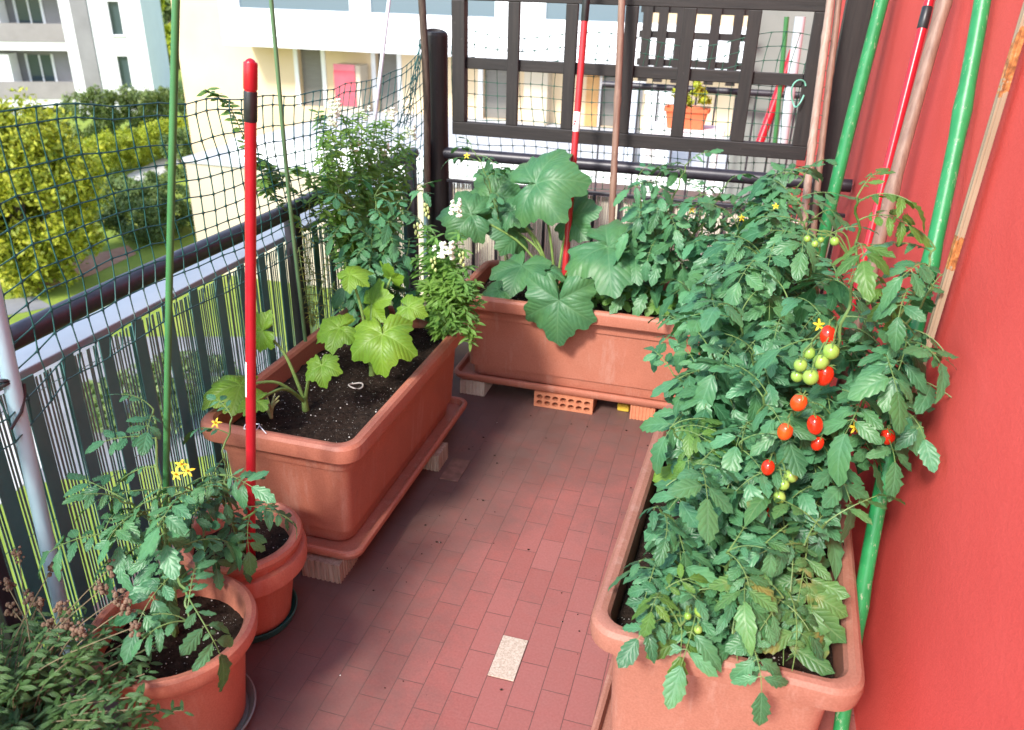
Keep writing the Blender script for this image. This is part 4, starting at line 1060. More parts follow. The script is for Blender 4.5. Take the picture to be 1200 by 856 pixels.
t = thing('bean_plant', (-.03, 1.80, SZ), 'single broad light green bean leaf reaching over the left rim of the tomato planter', 'bean plant'); st, fo = MB(), MB()
c0 = Z(803, 550, y=1.76); st.tube(spline([V3(-.03,1.80,SZ), V3(-.0,1.80,.47), c0], 9), .002, 6); put(fo, BROAD[1], c0, V3(-.9,-.35,-.22), V3(-.1,-.45,.9), .085)
st.build('stem', M_STEM, t); fo.build('leaf', M_ZBRIGHT, t, sharp=180)

# ------------------------------------------------------------------ snapdragons
def snapflower(mb, p, out, s, rng):
    out = nrm(out); up = np.array([0,0,1.]); sd = nrm(np.cross(up, out))
    for (a, b, c) in ((.5,.7,.5), (-.5,.7,.5), (.6,-.45,.75), (-.6,-.45,.75), (0,-.6,.9)):
        mb.ball(p+s*(a*sd+b*up+c*out*.6), (s*.55, s*.42, s*.50), 7, 5, axis=nrm(a*sd+b*up+.4*out))
    mb.ball(p+s*.15*out, (s*.4, s*.4, s*.7), 7, 5, axis=out)
def snapdragon(base, stems, label, seed, L=(.028,.05), mat=None, blooms=(), dens=.0085, heads=()):
    rng = random.Random(seed); base = np.asarray(base, float); t = thing('snapdragon_plant', base, label, 'snapdragon', 'snapdragons')
    fo, st = MB(), MB()
    for s_ in stems:
        P = [base]+[np.asarray(q, float) for q in s_]; ln = sum(np.linalg.norm(P[i+1]-P[i]) for i in range(len(P)-1)); n = max(8, int(ln/.02)); C_ = spline(P, n)
        st.tube(C_, list(np.linspace(.0028, .0012, n)), 5); d = ln*.15; az = rng.uniform(0, 6)
        while d < ln:
            q = d/ln; p = C_[min(n-1, int(q*(n-1)))]; az += 2.4
            f = V3(math.cos(az), math.sin(az), rng.uniform(-.3, .6)); l = rng.uniform(*L)*(1.2-.3*q)
            put(fo, LANCE[rng.randrange(4)], p, f, V3(0,0,1)+V3(rng.uniform(-.4,.4), -.3, 0), l, 1.6); d += dens*rng.uniform(.6, 1.4)
    for (p, n, s) in blooms:
        fm = MB(); p = np.asarray(p, float)
        for k in range(n):
            a = k*2.4+rng.random(); q = k/max(1, n)
            snapflower(fm, p+V3(.012*math.cos(a), .012*math.sin(a), -.045*q), V3(math.cos(a), math.sin(a)-.5, .15), s, rng)
        fm.build('flower_spike', M_WHITEFL, t, sharp=180)
    for (p, n) in heads:
        hm = MB(); p = np.asarray(p, float)
        for k in range(n):
            a = k*2.4; hm.ball(p+V3(.007*math.cos(a), .007*math.sin(a), .05*k/n-.02), (.005, .005, .008), 6, 5)
        hm.build('bud_spike', simple('pale_buds', (.42,.5,.16), (.52,.58,.25), 40, .6), t, sharp=180)
    st.build('stem', M_STEM, t); fo.build('foliage', mat or M_SNAP, t, sharp=180); return t
bs = V3(-.95, 2.52, .42); rg = random.Random(9)
sts = []
for (px, py, y) in ((500,262,2.52), (515,285,2.46), (530,300,2.44), (545,330,2.40), (520,330,2.38), (500,330,2.40), (548,372,2.36), (556,398,2.36), (530,368,2.34), (515,352,2.36), (538,270,2.56), (556,345,2.42), (488,300,2.5), (505,300,2.46), (536,318,2.42), (526,345,2.36), (510,275,2.5), (560,382,2.38), (552,350,2.38), (560,330,2.44), (540,392,2.33), (528,385,2.33), (550,310,2.46), (562,360,2.42), (505,345,2.36), (515,372,2.33), (545,290,2.5), (498,282,2.5), (553,405,2.36), (537,350,2.34)):
    e = Z(px, py, y=y); m_ = (bs+e)/2+V3(rg.uniform(-.02,.02), rg.uniform(-.03,.02), .04+(.08 if py > 340 else 0)); sts.append([m_, e])
snapdragon(bs, sts, 'bushy snapdragon with white blooms hanging over the far corner of the left planter', 201, (.03,.05), blooms=[(Z(524, 288, y=2.42), 6, .0135), (Z(534, 238, y=2.58), 6, .012), (Z(512, 288, y=2.43), 3, .010)],
    heads=[(Z(500, 248, y=2.52), 8), (Z(508, 310, y=2.42), 6), (Z(541, 304, y=2.42), 6), (Z(488, 270, y=2.5), 6)], dens=.0042)
bs = V3(-1.28, 2.62, .40); sts = []
for (px, py, x) in ((388,150,-1.33), (402,135,-1.32), (420,130,-1.32), (432,150,-1.33), (445,165,-1.32), (398,190,-1.31), (415,180,-1.30), (438,195,-1.30), (460,190,-1.3), (376,185,-1.33), (470,155,-1.31), (452,140,-1.32), (425,215,-1.29), (408,230,-1.29), (445,235,-1.28), (480,170,-1.31), (412,160,-1.32), (375,160,-1.33), (383,205,-1.31), (466,170,-1.31), (472,205,-1.3), (440,140,-1.33), (402,250,-1.28), (425,255,-1.27), (450,255,-1.27), (468,235,-1.28), (392,240,-1.29), (360,200,-1.34), (390,215,-1.30), (455,215,-1.29), (430,175,-1.31)):
    e = Z(px, py, x=x); m_ = bs*.45+e*.55+V3(rg.uniform(-.015,.03), rg.uniform(-.05,.05), .02); sts.append([m_, e])
snapdragon(bs, sts, 'tall snapdragon with white spikes rising against the net above the left railing', 203, (.03,.05), blooms=[(Z(392, 120, x=-1.33), 7, .0105), (Z(388, 135, x=-1.33), 4, .011), (Z(456, 130, x=-1.32), 4, .012), (Z(481, 150, x=-1.31), 6, .0125), (Z(450, 172, x=-1.31), 4, .011), (Z(415, 168, x=-1.31), 3, .010), (Z(428, 128, x=-1.33), 3, .010)], dens=.0042, mat=leafmat('pale_snapdragon_leaf', (.11,.25,.05), (.24,.43,.10), (.2,.32,.12), nv=3, tcol=(1.5,1.6,.6), trans=.4))
# sunlit climber outside the rail and yellowing trailing stems inside it
def vine(base, stems, label, seed, L, mat, dens, name='climbing_plant', cat='climber', sw=1.3, tpl=None):
    rng = random.Random(seed); t = thing(name, base, label, cat); fo, st = MB(), MB()
    for s_ in stems:
        P = [np.asarray(base, float)]+[np.asarray(q, float) for q in s_]; ln = sum(np.linalg.norm(P[i+1]-P[i]) for i in range(len(P)-1)); n = max(8, int(ln/.02)); C_ = spline(P, n)
        st.tube(C_, .0015, 5); d = .03; az = 0
        while d < ln:
            p = C_[min(n-1, int(d/ln*(n-1)))]; az += 2.4
            put(fo, (tpl or OVAL)[rng.randrange(4)], p, V3(math.cos(az), math.sin(az), rng.uniform(-.3,.5)), V3(rng.uniform(-.4,.4), -.4, .9), rng.uniform(*L), sw); d += dens*rng.uniform(.6, 1.4)
    st.build('stem', M_STEM, t); fo.build('foliage', mat, t, sharp=180); return t
bs = V3(-1.36, 2.72, .55)
vine(bs, [[Z(322, 235, x=-1.40), Z(308, 205, x=-1.41), Z(290, 170, x=-1.41), Z(268, 125, x=-1.41), Z(240, 105, x=-1.41)], [Z(330, 240, x=-1.40), Z(318, 200, x=-1.41), Z(300, 190, x=-1.41)], [Z(345, 225, x=-1.40), Z(310, 225, x=-1.41)], [Z(395, 200, x=-1.40), Z(380, 160, x=-1.40), Z(372, 130, x=-1.40)], [Z(385, 215, x=-1.40), Z(398, 170, x=-1.40), Z(412, 150, x=-1.40)], [Z(360, 210, x=-1.39), Z(335, 205, x=-1.40), Z(310, 215, x=-1.41)]],
    'yellow green sunlit climber threaded through the net above the railing', 301, (.022,.038), M_SNAPL, .008, sw=1.1)
bs = Z(366, 384, x=-1.30)
vine(bs, [[Z(362, 340, x=-1.33), Z(364, 280, x=-1.35), Z(362, 235, x=-1.36)], [Z(356, 330, x=-1.32), Z(350, 290, x=-1.34)], [Z(378, 330, x=-1.3), Z(386, 290, x=-1.33)], [Z(384, 350, x=-1.28), Z(392, 330, x=-1.28)], [Z(368, 330, x=-1.32), Z(358, 300, x=-1.34), Z(352, 255, x=-1.36)]],
    'stringy yellowing rosemary like plant standing against the inside of the railing', 303, (.014,.024), leafmat('yellowing_needles', (.10,.14,.03), (.24,.25,.05), (.3,.3,.1), nv=2), .0045, 'rosemary_plant', 'herb', .9, LANCE)

# ------------------------------------------------------------------ bushy herb, bottom left
def herb(base, label, seed):
    rng = random.Random(seed); base = np.asarray(base, float); t = thing('herb_bush', base, label, 'herb'); fo, st = MB(), MB()
    for k in range(170):
        a = rng.uniform(0, 6.28); r = .30*math.sqrt(rng.random()); h = rng.uniform(.10, .25)*(1.1-1.2*r)
        e = base+V3(r*math.cos(a), r*math.sin(a)*1.05, h-max(0, r-.2)*.5); m_ = base+V3(r*.4*math.cos(a), r*.4*math.sin(a), h*.75)
        C_ = spline([base+V3(rng.uniform(-.05,.05), rng.uniform(-.05,.05), 0), m_, e], 14); st.tube(C_, .0012, 4, caps=False)
        az = 0
        for i in range(4, 14):
            for q in range(3):
                az += 2.1; put(fo, OVAL[rng.randrange(4)], C_[i]+V3(rng.uniform(-.006,.006), rng.uniform(-.006,.006), rng.uniform(-.006,.006)), V3(math.cos(az), math.sin(az), rng.uniform(-.2,.6)), V3(rng.uniform(-.4,.4), -.3, .9), rng.uniform(.018, .034), .72)
        if rng.random() < .03:
            tp = e+V3(rng.uniform(-.02,.02), rng.uniform(-.01,.03), rng.uniform(.01,.05)); st.tube([e, tp], .001, 4)
            dr = MB()
            for q in range(10): dr.ball(tp+V3(rng.uniform(-.011,.011), rng.uniform(-.011,.011), rng.uniform(-.013,.013)), rng.uniform(.003,.006), 6, 4)
            dr.build('dry_flower_head', M_DRYFL, t, sharp=180, flat=True)
    for (px, py, y) in ((8,685,.98), (22,650,1.02), (45,708,.95), (62,665,1.0), (72,712,.93), (78,735,.9), (92,740,.88), (140,700,.95), (150,712,.93), (158,735,.9), (60,735,.92), (15,715,.95), (130,665,1.0), (120,690,.96), (36,700,.96)):
        tp = Z(px, py, y=y); e = base+V3(rng.uniform(-.1,.1), rng.uniform(0,.12), .12)
        st.tube(spline([e, (e+tp)/2+V3(0,0,.02), tp], 8), .0011, 4, caps=False)
        dr = MB()
        for q in range(16): dr.ball(tp+V3(rng.uniform(-.010,.010), rng.uniform(-.010,.010), rng.uniform(-.014,.014)), rng.uniform(.003,.0058), 6, 4)
        dr.build('dry_flower_head', M_DRYFL, t, sharp=180, flat=True)
    st.build('stem', M_DRYST, t); fo.build('foliage', M_HERB, t, sharp=180)
herb((P3[0], P3[1]+.02, .235), 'dense small leaved herb bush with dry brown flower heads nearest the camera', 401)

# ================================================================== beyond the balcony
def groundmat():
    M, nt, b = newmat('lawn'); p = pos(nt)
    n = noisen(nt, p, .5, 6, .65); n2 = noisen(nt, p, 9, 4)
    c = ramp(nt, n, [(.3, (.17,.25,.02)), (.55, (.26,.34,.035)), (.75, (.36,.38,.08))]).outputs[0]
    c = mix(nt, mathn(nt, 'MULTIPLY', n2, .4), c, (.05,.09,.015)); nt.links.new(c, b.inputs['Base Color']); b.inputs['Roughness'].default_value = .95
    return M
mb = MB(); mb.add([(-900,-300,GZ), (900,-300,GZ), (900,900,GZ), (-900,900,GZ)], [(0,1,2,3)]); struct(mb, 'ground', groundmat(), flat=True)
M_ASPH = simple('asphalt', (.19,.19,.20), (.26,.26,.27), 2, .85)
M_PAVE = simple('pale_paving', (.46,.44,.41), (.56,.54,.50), 1.5, .85)
M_MULCH = simple('bark_mulch', (.34,.16,.09), (.5,.27,.18), 3, .95)
def strip(name, pix, z, mat):
    pts = [at_z(px, py, GZ) for px, py in pix]; mb = MB()
    mb.add([(p[0], p[1], GZ+z) for p in pts], [tuple(range(len(pts)))]); return struct(mb, name, mat, flat=True)
strip('road', [(-400,420), (120,395), (330,395), (330,520), (-400,640)], .004, M_ASPH)
strip('path', [(-200,375), (40,348), (62,360), (-200,410)], .008, M_ASPH)
strip('flower_bed', [(30,330), (105,300), (150,288), (160,298), (110,322), (40,345)], .010, M_MULCH)
strip('path', [(60,262), (150,205), (206,178), (214,190), (160,222), (90,270)], .012, M_PAVE)
strip('path', [(-60,520), (40,470), (60,540), (-20,610)], .012, M_PAVE)

def leafcloud(mb, c, R, n, s, rng, clumps=40, flat=.5, lo=-1.0):
    """thousands of small leaves gathered in clumps through a rounded volume"""
    c = np.asarray(c, float); R = np.asarray(R, float); nr = np.random.default_rng(rng.randrange(1 << 30))
    d = nr.normal(size=(clumps, 3)); d /= np.linalg.norm(d, axis=1)[:, None]; d[:, 2] = np.where(d[:, 2] < lo, -d[:, 2]*.3, d[:, 2])
    rad_ = nr.uniform(.45, 1.0, size=(clumps, 1))**.6; cc = d*rad_
    cr = nr.uniform(.16, .32, size=(clumps, 1))
    k = nr.integers(0, clumps, n); o = nr.normal(size=(n, 3)); o /= np.linalg.norm(o, axis=1)[:, None]
    P = (cc[k]+o*cr[k]*nr.uniform(.3, 1, size=(n, 1)))*R+c
    f = nr.normal(size=(n, 3)); f /= np.linalg.norm(f, axis=1)[:, None]
    nn = o*.7+np.array([0,0,.6])+nr.normal(size=(n, 3))*.4; sd = np.cross(f, nn); sd /= np.linalg.norm(sd, axis=1)[:, None]+1e-9
    S_ = s*nr.uniform(.6, 1.3, size=(n, 1))
    V = np.stack([P-f*S_, P+sd*S_*flat, P+f*S_, P-sd*S_*flat], 1).reshape(-1, 3)
    F = (np.arange(n)[:, None]*4+np.arange(4)).tolist(); UV = np.tile(np.array([(0,.5), (.5,1), (1,.5), (.5,.5)]), (n, 1))
    mb.add(V, F, UV)
def bushmat(name, dark, light, tr=.2): return leafmat(name, dark, light, light, nv=1, trans=tr, bmp=.0, rough=.5, spec=.3)
def tree(name, base, c, R, n, s, label, cat, mat, seed, trunk_r=.12, group=None, clumps=40):
    rng = random.Random(seed); t = thing(name, base, label, cat, group); base = np.asarray(base, float); c = np.asarray(c, float)
    mb = MB(); leafcloud(mb, c, R, n, s, rng, clumps); mb.build('crown', mat, t, flat=True)
    tb = MB(); tb.tube(spline([base, (base+c)/2+V3(.1,0,0), c], 8), list(np.linspace(trunk_r, trunk_r*.4, 8)), 8)
    for k in range(6):
        a = k*1.05; q = base+(c-base)*(.4+.08*k); tb.tube(spline([q, q+V3(math.cos(a)*R[0]*.35, math.sin(a)*R[1]*.35, R[2]*.3), q+V3(math.cos(a)*R[0]*.6, math.sin(a)*R[1]*.6, R[2]*.55)], 6), list(np.linspace(trunk_r*.4, trunk_r*.1, 6)), 6)
    tb.build('trunk', M_BARK, t); return t
M_BARK = simple('bark', (.09,.065,.045), (.17,.13,.095), 6, .9)
M_MAG = bushmat('magnolia_leaf', (.14,.20,.015), (.42,.45,.045))
M_HEDGEY = bushmat('bright_hedge_leaf', (.20,.28,.02), (.40,.46,.045))
M_HEDGE = bushmat('hedge_leaf', (.09,.15,.045), (.20,.27,.09))
M_SHRUB = bushmat('shrub_leaf', (.07,.13,.04), (.17,.25,.09))
gb = at_z(40, 335, GZ)
tree('magnolia_tree', gb, gb+V3(.15,0,2.25), (1.85,1.6,2.2), 40000, .075, 'dense yellow green broadleaf tree left of the path behind the net', 'tree', M_MAG, 501, .13, clumps=170)
def hedge(pa, pb, w_, h, n, s, mat, label, seed, name='hedge', cat='hedge', group='garden hedges'):
    a = at_z(*pa, GZ); b = at_z(*pb, GZ); rng = random.Random(seed); mb = MB(); L = np.linalg.norm(b-a); m_ = max(2, int(L/1.0))
    for i in range(m_):
        q = (i+.5)/m_; leafcloud(mb, a*(1-q)+b*q+V3(0,0,h*.5), (L/m_*.8, w_, h*.52*rng.uniform(.94,1.05)), n//m_, s, rng, 55)
    o = mb.build(name, mat, None, flat=True); V = np.concatenate(mb.v); c = (a+b)/2
    o.data.transform(Matrix.Translation(Vector(-c))); o.location = c
    return tag(o, label, cat, group)
hedge((95,215), (232,172), .8, 1.55, 26000, .06, M_HEDGEY, 'bright yellow green clipped hedge along the far side of the pale path', 511)
hedge((90,172), (215,152), 1.0, 2.3, 24000, .075, M_HEDGE, 'grey green hedge in front of the white building, beyond the bright one', 513)
hedge((150,292), (210,262), .9, 1.7, 20000, .06, M_SHRUB, 'dark rounded shrubs on the near side of the pale path', 515, 'shrub', 'shrub', 'garden shrubs')
hedge((112,258), (150,240), .8, 1.1, 3500, .12, M_SHRUB, 'low mottled shrub between the magnolia and the rounded shrubs', 517, 'shrub', 'shrub', 'garden shrubs')
hedge((-60,330), (10,318), 1.0, 1.9, 4000, .14, M_SHRUB, 'dark shrub at the left edge under the yellow green tree', 519, 'shrub', 'shrub', 'garden shrubs')
hedge((120,520), (260,455), .7, .9, 4500, .09, M_SHRUB, 'low shrub row beyond the slats below the balcony', 521, 'shrub', 'shrub', 'garden shrubs')
for i, (px, py, y, R, lab) in enumerate(((178, 60, 62, (4.5,3,6.5), 'tall green tree in the gap between the white and cream buildings, nearest'), (165, 20, 74, (5,3,8), 'taller dimmer tree behind the gap between the two buildings'))):
    c = at_y(px, py, y); tree('broadleaf_tree', (c[0], y, GZ), c, R, 6000, .42, lab, 'tree', M_HEDGE if i else M_HEDGEY, 531+i, .3, 'trees behind the buildings')
c = at_z(216, 208, GZ)
tree('potted_shrub', c, c+V3(0,0,.9), (.7,.7,.9), 2500, .09, 'dark teal green shrub against the cream building corner', 'shrub', M_SHRUB, 541, .05)

# ------------------------------------------------------------------ white apartment building (far left)
M_WHITE = simple('white_render', (.78,.78,.79), (.83,.83,.84), 1.2, .8)
M_GREYR = simple('grey_render', (.22,.21,.215), (.27,.26,.265), 1.2, .8)
M_TAUPE = simple('taupe_panel', (.25,.225,.22), (.30,.27,.265), 1.5, .7)
def glassmat(name, c, rough=.08):
    M, nt, b = newmat(name); b.inputs['Base Color'].default_value = (*c, 1); b.inputs['Roughness'].default_value = rough; b.inputs['Specular IOR Level'].default_value = .8; return M
M_GLASS = glassmat('dark_glass', (.05,.075,.085))
M_GLASSB = glassmat('blue_balcony_glass', (.10,.15,.19), .2)
Yb = 40.0
pr = at_y(173, 60, Yb); O = V3(pr[0], pr[1], GZ); ua = rad(28); U_ = V3(-math.cos(ua), -math.sin(ua), 0); Nn = V3(math.sin(ua), -math.cos(ua), 0)   # u runs left along the facade, Nn faces the camera
t = thing('apartment_building', O, 'white apartment block with recessed grey fronted balconies at far left', 'building')
def bx(mb, u0, u1, d0, d1, z0, z1):
    c = O+U_*(u0+u1)/2+Nn*(d0+d1)/2+V3(0,0,(z0+z1)/2-GZ); mb.obox(c, U_*(u1-u0)/2, Nn*(d1-d0)/2, V3(0,0,(z1-z0)/2))
def zb(px, py):        # height of a pixel on the facade plane
    d = ray((px, py)); q = np.dot(O-CAM_C, Nn)/np.dot(d, Nn); return CAM_C+d*q
def ub(px, py): return float(np.dot(zb(px, py)-O, U_))
ZT = 9.0
zs = [zb(60, 96)[2], zb(60, 28)[2]]; FH = zs[1]-zs[0]
uw = ub(112, 60); ug = ub(92, 60); uL = ug+13
floors = [zs[0]-FH*1.0, zs[0], zs[1], zs[1]+FH]       # heights of parapet tops
wl = MB()
# right white block with window openings made from strips around them
wx0, wx1 = ub(143, 30), ub(130, 30)
wz = [(zb(137, 104)[2]-.0, zb(137, 66)[2]), (zb(135, 41)[2], zb(135, 2)[2])]; wz.append((wz[1][0]+FH, wz[1][1]+FH))
bx(wl, 0, wx0, -6, 0, GZ, ZT); bx(wl, wx1, uw, -6, 0, GZ, ZT); z_ = GZ
for a, b in wz: bx(wl, wx0, wx1, -6, 0, z_, a); z_ = b
bx(wl, wx0, wx1, -6, 0, z_, ZT)
# slabs over and side of the balconies
bx(wl, uw, ug, -6, -.35, GZ, ZT)
for zp in floors:
    bx(wl, ug, uL, -6, .0, zp-1.35, zp-.92)
bx(wl, ug, ug+.55, -1.6, .02, GZ, ZT)
wl.build('wall', M_WHITE, t, flat=True)
gm = MB(); bx(gm, uw+.02, ug-.02, -.345, .06, GZ, ZT); gm.build('grey_fin', M_GREYR, t, flat=True)
gm = MB(); bx(gm, ug+.56, uL, -6, -1.6, GZ, ZT); gm.build('recessed_wall', M_GREYR, t, flat=True)
for zp in floors:
    pm = MB(); bx(pm, ug+.56, uL, -.06, .03, zp-.918, zp); pm.build('balcony_parapet', M_TAUPE, t, flat=True)
    for (u0, u1) in ((ug+1.9, ug+3.1), (ug+5.6, ug+7.6)):
        dm = MB(); bx(dm, u0, u1, -1.6, -1.56, zp-.9, zp+1.25); f_ = dm.build('balcony_door', M_GLASS, t, flat=True)
        fm = MB(); bx(fm, u0-.12, u0, -1.6, -1.52, zp-.9, zp+1.3); bx(fm, u1, u1+.12, -1.6, -1.52, zp-.9, zp+1.3); bx(fm, u0+.55, u0+.63, -1.555, -1.52, zp-.9, zp+1.25); fm.build('door_frame', M_WHITE, f_, flat=True)
    pm = MB(); bx(pm, ug+3.6, ug+4.3, -1.55, -.2, zp-.9, zp+1.35); pm.build('balcony_pier', M_WHITE, t, flat=True)
for a, b in wz:
    gm = MB(); bx(gm, wx0-.0, wx1, -.28, -.2, a, b); g_ = gm.build('window', M_GLASS, t, flat=True)
    sm = MB(); bx(sm, wx0-.08, wx1+.08, .003, .09, a-.07, a-.003); sm.build('window_sill', M_WHITE, g_, flat=True)
c = zb(4, 68); mb = MB(); mb.tube([V3(c[0]+.1, c[1]-8, GZ), V3(c[0]+.1, c[1]-8, c[2]-.2)], [.07, .045], 10); mb.tube([V3(c[0]+.1, c[1]-8, c[2]-.2), V3(c[0]+.8, c[1]-8, c[2]-.1)], .05, 8)
solo(mb, 'street_lamp', M_GREYMETAL, 'slim grey street lamp in front of the white apartment block', 'lamp')

# ------------------------------------------------------------------ cream building with raised terrace
M_CREAM = simple('cream_render', (.66,.50,.31), (.71,.55,.36), .8, .85)
M_CREAMP = simple('pale_cream_render', (.49,.41,.30), (.54,.46,.35), .8, .85)
M_DOORD = simple('grey_brown_shutter', (.15,.14,.125), (.2,.19,.17), 3, .6, stretch=(1,1,30))
YB = 27.0; YT = 17.5
tz0 = at_y(350, 124, YB)[2]                     # terrace floor height
xe = at_y(203, 20, YB)[0]
t = thing('cream_building', (xe, YB, GZ), 'cream building with white balcony band above a row of dark doors', 'building')
ztop = 9.0
def cb(px, y=YB): return at_y(px, 90, y)[0]
dz1 = at_y(430, 60, YB)[2]
doors = [(cb(351), cb(378)), (cb(441), cb(466)), (cb(566), cb(596)), (cb(706), cb(727))]
wl = MB(); x_ = xe
for a, b in doors:
    wl.box((x_, YB, GZ), (a, YB+10, ztop)); wl.box((a, YB, dz1), (b, YB+10, ztop)); wl.box((a, YB, GZ), (b, YB+10, tz0)); x_ = b
wl.box((x_, YB, GZ), (30, YB+10, ztop)); wl.build('wall', M_CREAM, t, flat=True)
for a, b in doors:
    dm = MB(); dm.box((a, YB+.22, tz0), (b, YB+.3, dz1)); d_ = dm.build('door', M_DOORD, t, flat=True)
    fm = MB(); fm.box((a-.16, YB-.04, tz0), (a-.002, YB+.2, dz1+.08)); fm.box((b+.002, YB-.04, tz0), (b+.16, YB+.2, dz1+.08)); fm.build('door_frame', M_WHITE, d_, flat=True)
# balcony storey
yb2 = YB-1.6
bx0 = at_y(259, 30, yb2)[0]; bz0 = at_y(259, 53, yb2)[2]; bz1 = at_y(300, 10, yb2)[2]; bz2 = bz1+.75
pm = MB(); pm.box((bx0, yb2, bz0), (26, YB-.003, bz0+.28)); pm.box((bx0, yb2, bz0+.282), (26, yb2+.18, bz1)); pm.box((bx0, yb2+.182, bz0+.282), (bx0+.18, YB-.003, bz1)); pm.build('balcony', M_WHITE, t, flat=True, bevel=.02)
pm = MB(); pm.box((bx0-.02, yb2-.03, bz0+.32), (26, yb2-.003, bz0+.36)); pm.build('balcony_moulding', M_WHITE, t, flat=True)
for a, b in ((280, 409), (434, 580), (640, 760)):
    x0, x1 = at_y(a, 5, yb2)[0], at_y(b, 5, yb2)[0]
    pm = MB(); pm.box((x0, yb2+.06, bz1+.003), (x1, yb2+.1, bz2)); pm.build('glass_balustrade', M_GLASSB, t, flat=True)
xs_ = bx0
for a, b in ((280, 409), (434, 580), (640, 760)):
    x0, x1 = at_y(a, 5, yb2)[0], at_y(b, 5, yb2)[0]
    pm = MB(); pm.box((xs_, yb2+.002, bz1+.003), (x0-.004, yb2+.3, bz2+.1)); pm.build('balcony_pier', M_WHITE, t, flat=True); xs_ = x1+.004
pm = MB(); pm.box((bx0, yb2+.2, bz2+1.7), (26, YB-.003, bz2+1.95)); pm.build('roof_slab', M_WHITE, t, flat=True)
# cream pilaster seen through the trellis
x0, x1 = at_y(617, 60, YB-.4)[0], at_y(645, 60, YB-.4)[0]
pm = MB(); pm.box((x0, YB-.6, tz0), (x1, YB-.003, bz0-.003)); pm.build('pilaster', M_CREAMP, t, flat=True)
pm = MB(); x0, x1 = at_y(690, 60, YB-.1)[0], at_y(705, 60, YB-.1)[0]; pm.box((x0, YB-.12, tz0), (x1, YB-.003, dz1)); pm.build('timber_shutter', simple('ochre_shutter', (.45,.22,.07), (.52,.28,.1), 3, .7), t, flat=True)
# terrace in front
xt = at_y(226, 250, YT)[0]
t = thing('terrace', (xt, YT, GZ), 'raised pale terrace with cream retaining wall in front of the dark doors', 'terrace')
mb = MB(); mb.box((xt, YT, GZ), (24, YB-.006, tz0-.12)); mb.build('retaining_wall', M_CREAMP, t, flat=True)
mb = MB(); mb.box((xt-.05, YT-.05, tz0-.118), (24, YB-.006, tz0-.004)); mb.build('terrace_slab', simple('blue_grey_paving', (.42,.43,.46), (.5,.51,.53), 1, .7), t, flat=True)
mb = MB(); mb.box((at_y(268, 160, YT)[0], YT, tz0-.002), (24, YT+.5, tz0+.55)); mb.build('parapet', M_WHITE, t, flat=True, bevel=.02)
for px in (402,):
    x0, x1 = at_y(393, 100, YB-.7)[0], at_y(417, 100, YB-.7)[0]; z0, z1 = at_y(405, 124, YB-.7)[2], at_y(405, 76, YB-.7)[2]
    c_ = thing('wall_cabinet', ((x0+x1)/2, YB-.4, z0), 'pinkish red cabinet with grey side standing between the dark doors', 'cabinet')
    mb = MB(); mb.box((x0, YB-.70, tz0+.002), (x1+.18, YB-.05, z1)); mb.build('body', M_CREAMP, c_, flat=True, bevel=.02)
    mb = MB(); mb.box((x0-.01, YB-.75, z0), (x1, YB-.703, z1-.2)); d_ = mb.build('door', simple('faded_red_door', (.6,.07,.10), (.65,.1,.13), 2, .5), c_, flat=True)
    mb = MB(); mb.box((x0-.01, YB-.745, z1-.195), (x1, YB-.703, z1+.01)); mb.build('hood', simple('pink_hood', (.66,.16,.2), (.7,.2,.24), 2, .5), c_, flat=True)
# white boxes on the terrace seen through the trellis
for i, (a, b, y0, y1, lab) in enumerate(((722, 748, 160, 105, 'grey white cupboard on the terrace seen through the lattice, left of the tall one'), (752, 790, 165, 112, 'tall white cupboard on the terrace seen through the lattice by the bamboo cane'))):
    p0 = at_y(a, y0, 20.5); p1 = at_y(b, y1, 20.5)
    mb = MB(); mb.box((p0[0], 20.5, tz0), (p1[0], 21.6, p1[2])); c_ = mb
    o = thing('terrace_cupboard', ((p0[0]+p1[0])/2, 20.5, tz0), lab, 'cupboard', 'cupboards on the terrace'); mb.build('body', M_GREYMETAL if i == 0 else M_WHITE, o, flat=True, bevel=.03)
    mb = MB(); mb.box((p0[0]-.04, 20.46, p1[2]+.002), (p1[0]+.04, 21.64, p1[2]+.07)); mb.build('lid', M_WHITE, o, flat=True, bevel=.02)
    mb = MB(); xm = (p0[0]+p1[0])/2; mb.box((xm-.012, 20.485, tz0+.1), (xm+.012, 20.498, p1[2]-.1)); mb.build('door_gap', M_BLACK, o, flat=True)

# ------------------------------------------------------------------ neighbour's balcony beyond the end railing
NY = 6.6
t = thing('wooden_trellis', (0, NY, .9), 'second dark lattice panel farther off on the neighbouring balcony', 'trellis')
for px in (757, 775, 796, 836, 862):
    x = at_y(px, 50, NY)[0]; mb = MB(); mb.box((x-.035, NY-.03, .95), (x+.035, NY-.001, 1.75)); mb.build('upright_bar', M_DKWOOD, t, flat=True)
for py in (12, 42, 75):
    z = at_y(800, py, NY)[2]; mb = MB(); mb.box((at_y(748, 50, NY)[0], NY+.001, z-.025), (at_y(880, 50, NY)[0], NY+.02, z+.025)); mb.build('cross_bar', M_DKWOODH, t, flat=True)
mb = MB(); mb.tube([(at_y(700, 150, NY)[0], NY+.1, .9), (WALL_X-.01, NY+.1, .9)], .026, 10)
for x in np.arange(at_y(700, 150, NY)[0], WALL_X, .15): mb.tube([(x, NY+.1, 0), (x, NY+.1, .88)], .008, 6)
solo(mb, 'balcony_railing', M_DARKRAIL, "dark railing at the far end of the neighbouring balcony", 'railing')
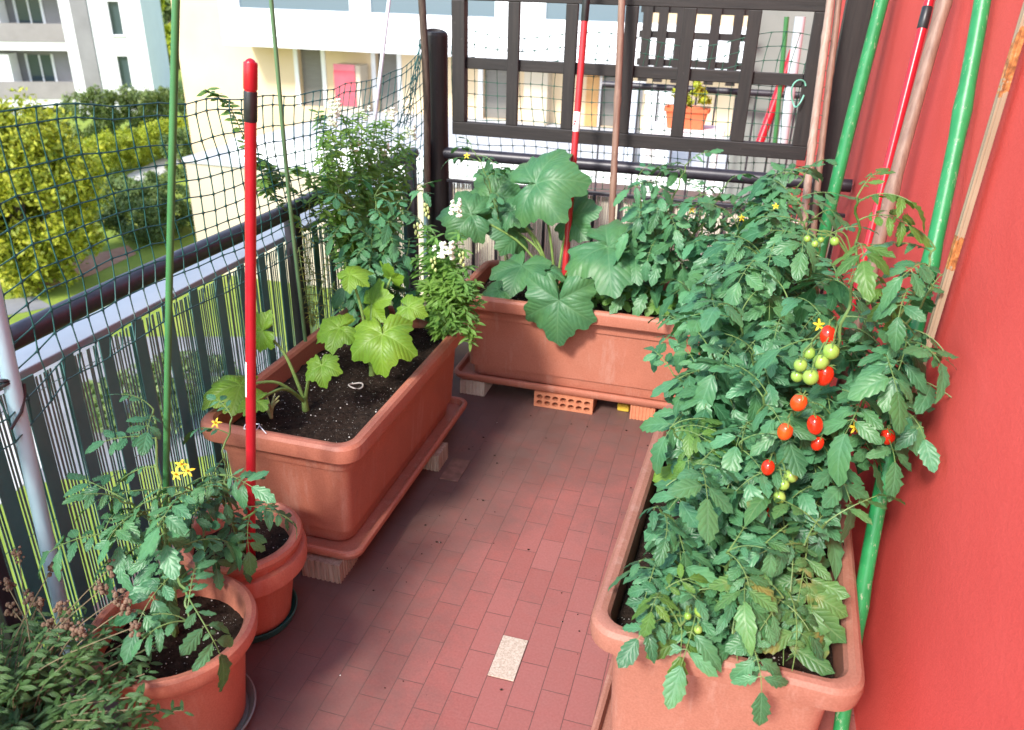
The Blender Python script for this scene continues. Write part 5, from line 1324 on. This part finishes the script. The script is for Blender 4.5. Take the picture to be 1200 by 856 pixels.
# table with orange planter
ty = 5.2; c0 = at_y(803, 150, ty)
t = thing('side_table', (c0[0], ty, 0), 'pale table on the neighbouring balcony under an orange flower box', 'table')
tzz = c0[2]; hw_ = at_y(850, 150, ty)[0]-c0[0]
mb = MB(); mb.box((c0[0]-hw_, ty-.18, tzz-.03), (c0[0]+hw_, ty+.18, tzz)); mb.build('table_top', M_WHITE, t, flat=True, bevel=.004)
for sx in (-1, 1):
    for sy in (-1, 1):
        mb = MB(); mb.box((c0[0]+sx*(hw_-.04)-.015, ty+sy*.14-.015, 0), (c0[0]+sx*(hw_-.04)+.015, ty+sy*.14+.015, tzz-.032)); mb.build('leg', M_WHITE, t, flat=True)
t = thing('flower_box', (c0[0], ty, tzz), 'orange flower box on the pale table behind the lattice', 'planter')
mb = MB(); hb_ = hw_*.55; mb.rrect([(hb_*.82, .06, tzz+.001, .02), (hb_*.95, .075, tzz+.10, .02), (hb_*1.03, .085, tzz+.102, .02), (hb_*1.03, .085, tzz+.125, .02), (hb_*.93, .07, tzz+.122, .02), (hb_*.9, .065, tzz+.09, .02)], (c0[0], ty, 0), 0, cap1=True)
mb.build('box', simple('orange_plastic', (.6,.14,.05), (.66,.17,.07), 10, .5), t, sharp=30)
mb = MB(); leafcloud(mb, (c0[0]+.02, ty, tzz+.2), (hb_*.9, .1, .12), 500, .018, random.Random(8), 12); mb.build('foliage', M_HEDGEY, t, flat=True)
solopole('red_pole', at_y(890, 168, 5.6), at_y(930, 60, 5.9), .028, M_REDPOLE, 'bright red pole leaning on the neighbouring balcony behind the lattice', 'pole')
solopole('grey_pipe', at_y(917, 168, 5.3), at_y(938, 20, 5.3), .030, M_GREYMETAL, 'grey pipe on the neighbouring balcony right of the bright red pole', 'pipe')
solopole('green_pole', at_y(908, 168, 5.4), at_y(922, 20, 5.4), .014, M_GREENSTAKE, 'thin dark green pole on the neighbouring balcony between the red pole and the grey pipe', 'pole')
mb = MB(); p = at_y(905, 100, 6.9); mb.box((p[0]-.25, 6.9, 0), (WALL_X-.002, 7.0, 2.6)); solo(mb, 'partition_wall', simple('partition_grey', (.2,.23,.21), (.26,.29,.27), 3, .8), 'grey partition wall closing the neighbouring balcony behind the red pole', 'wall', flat=True)
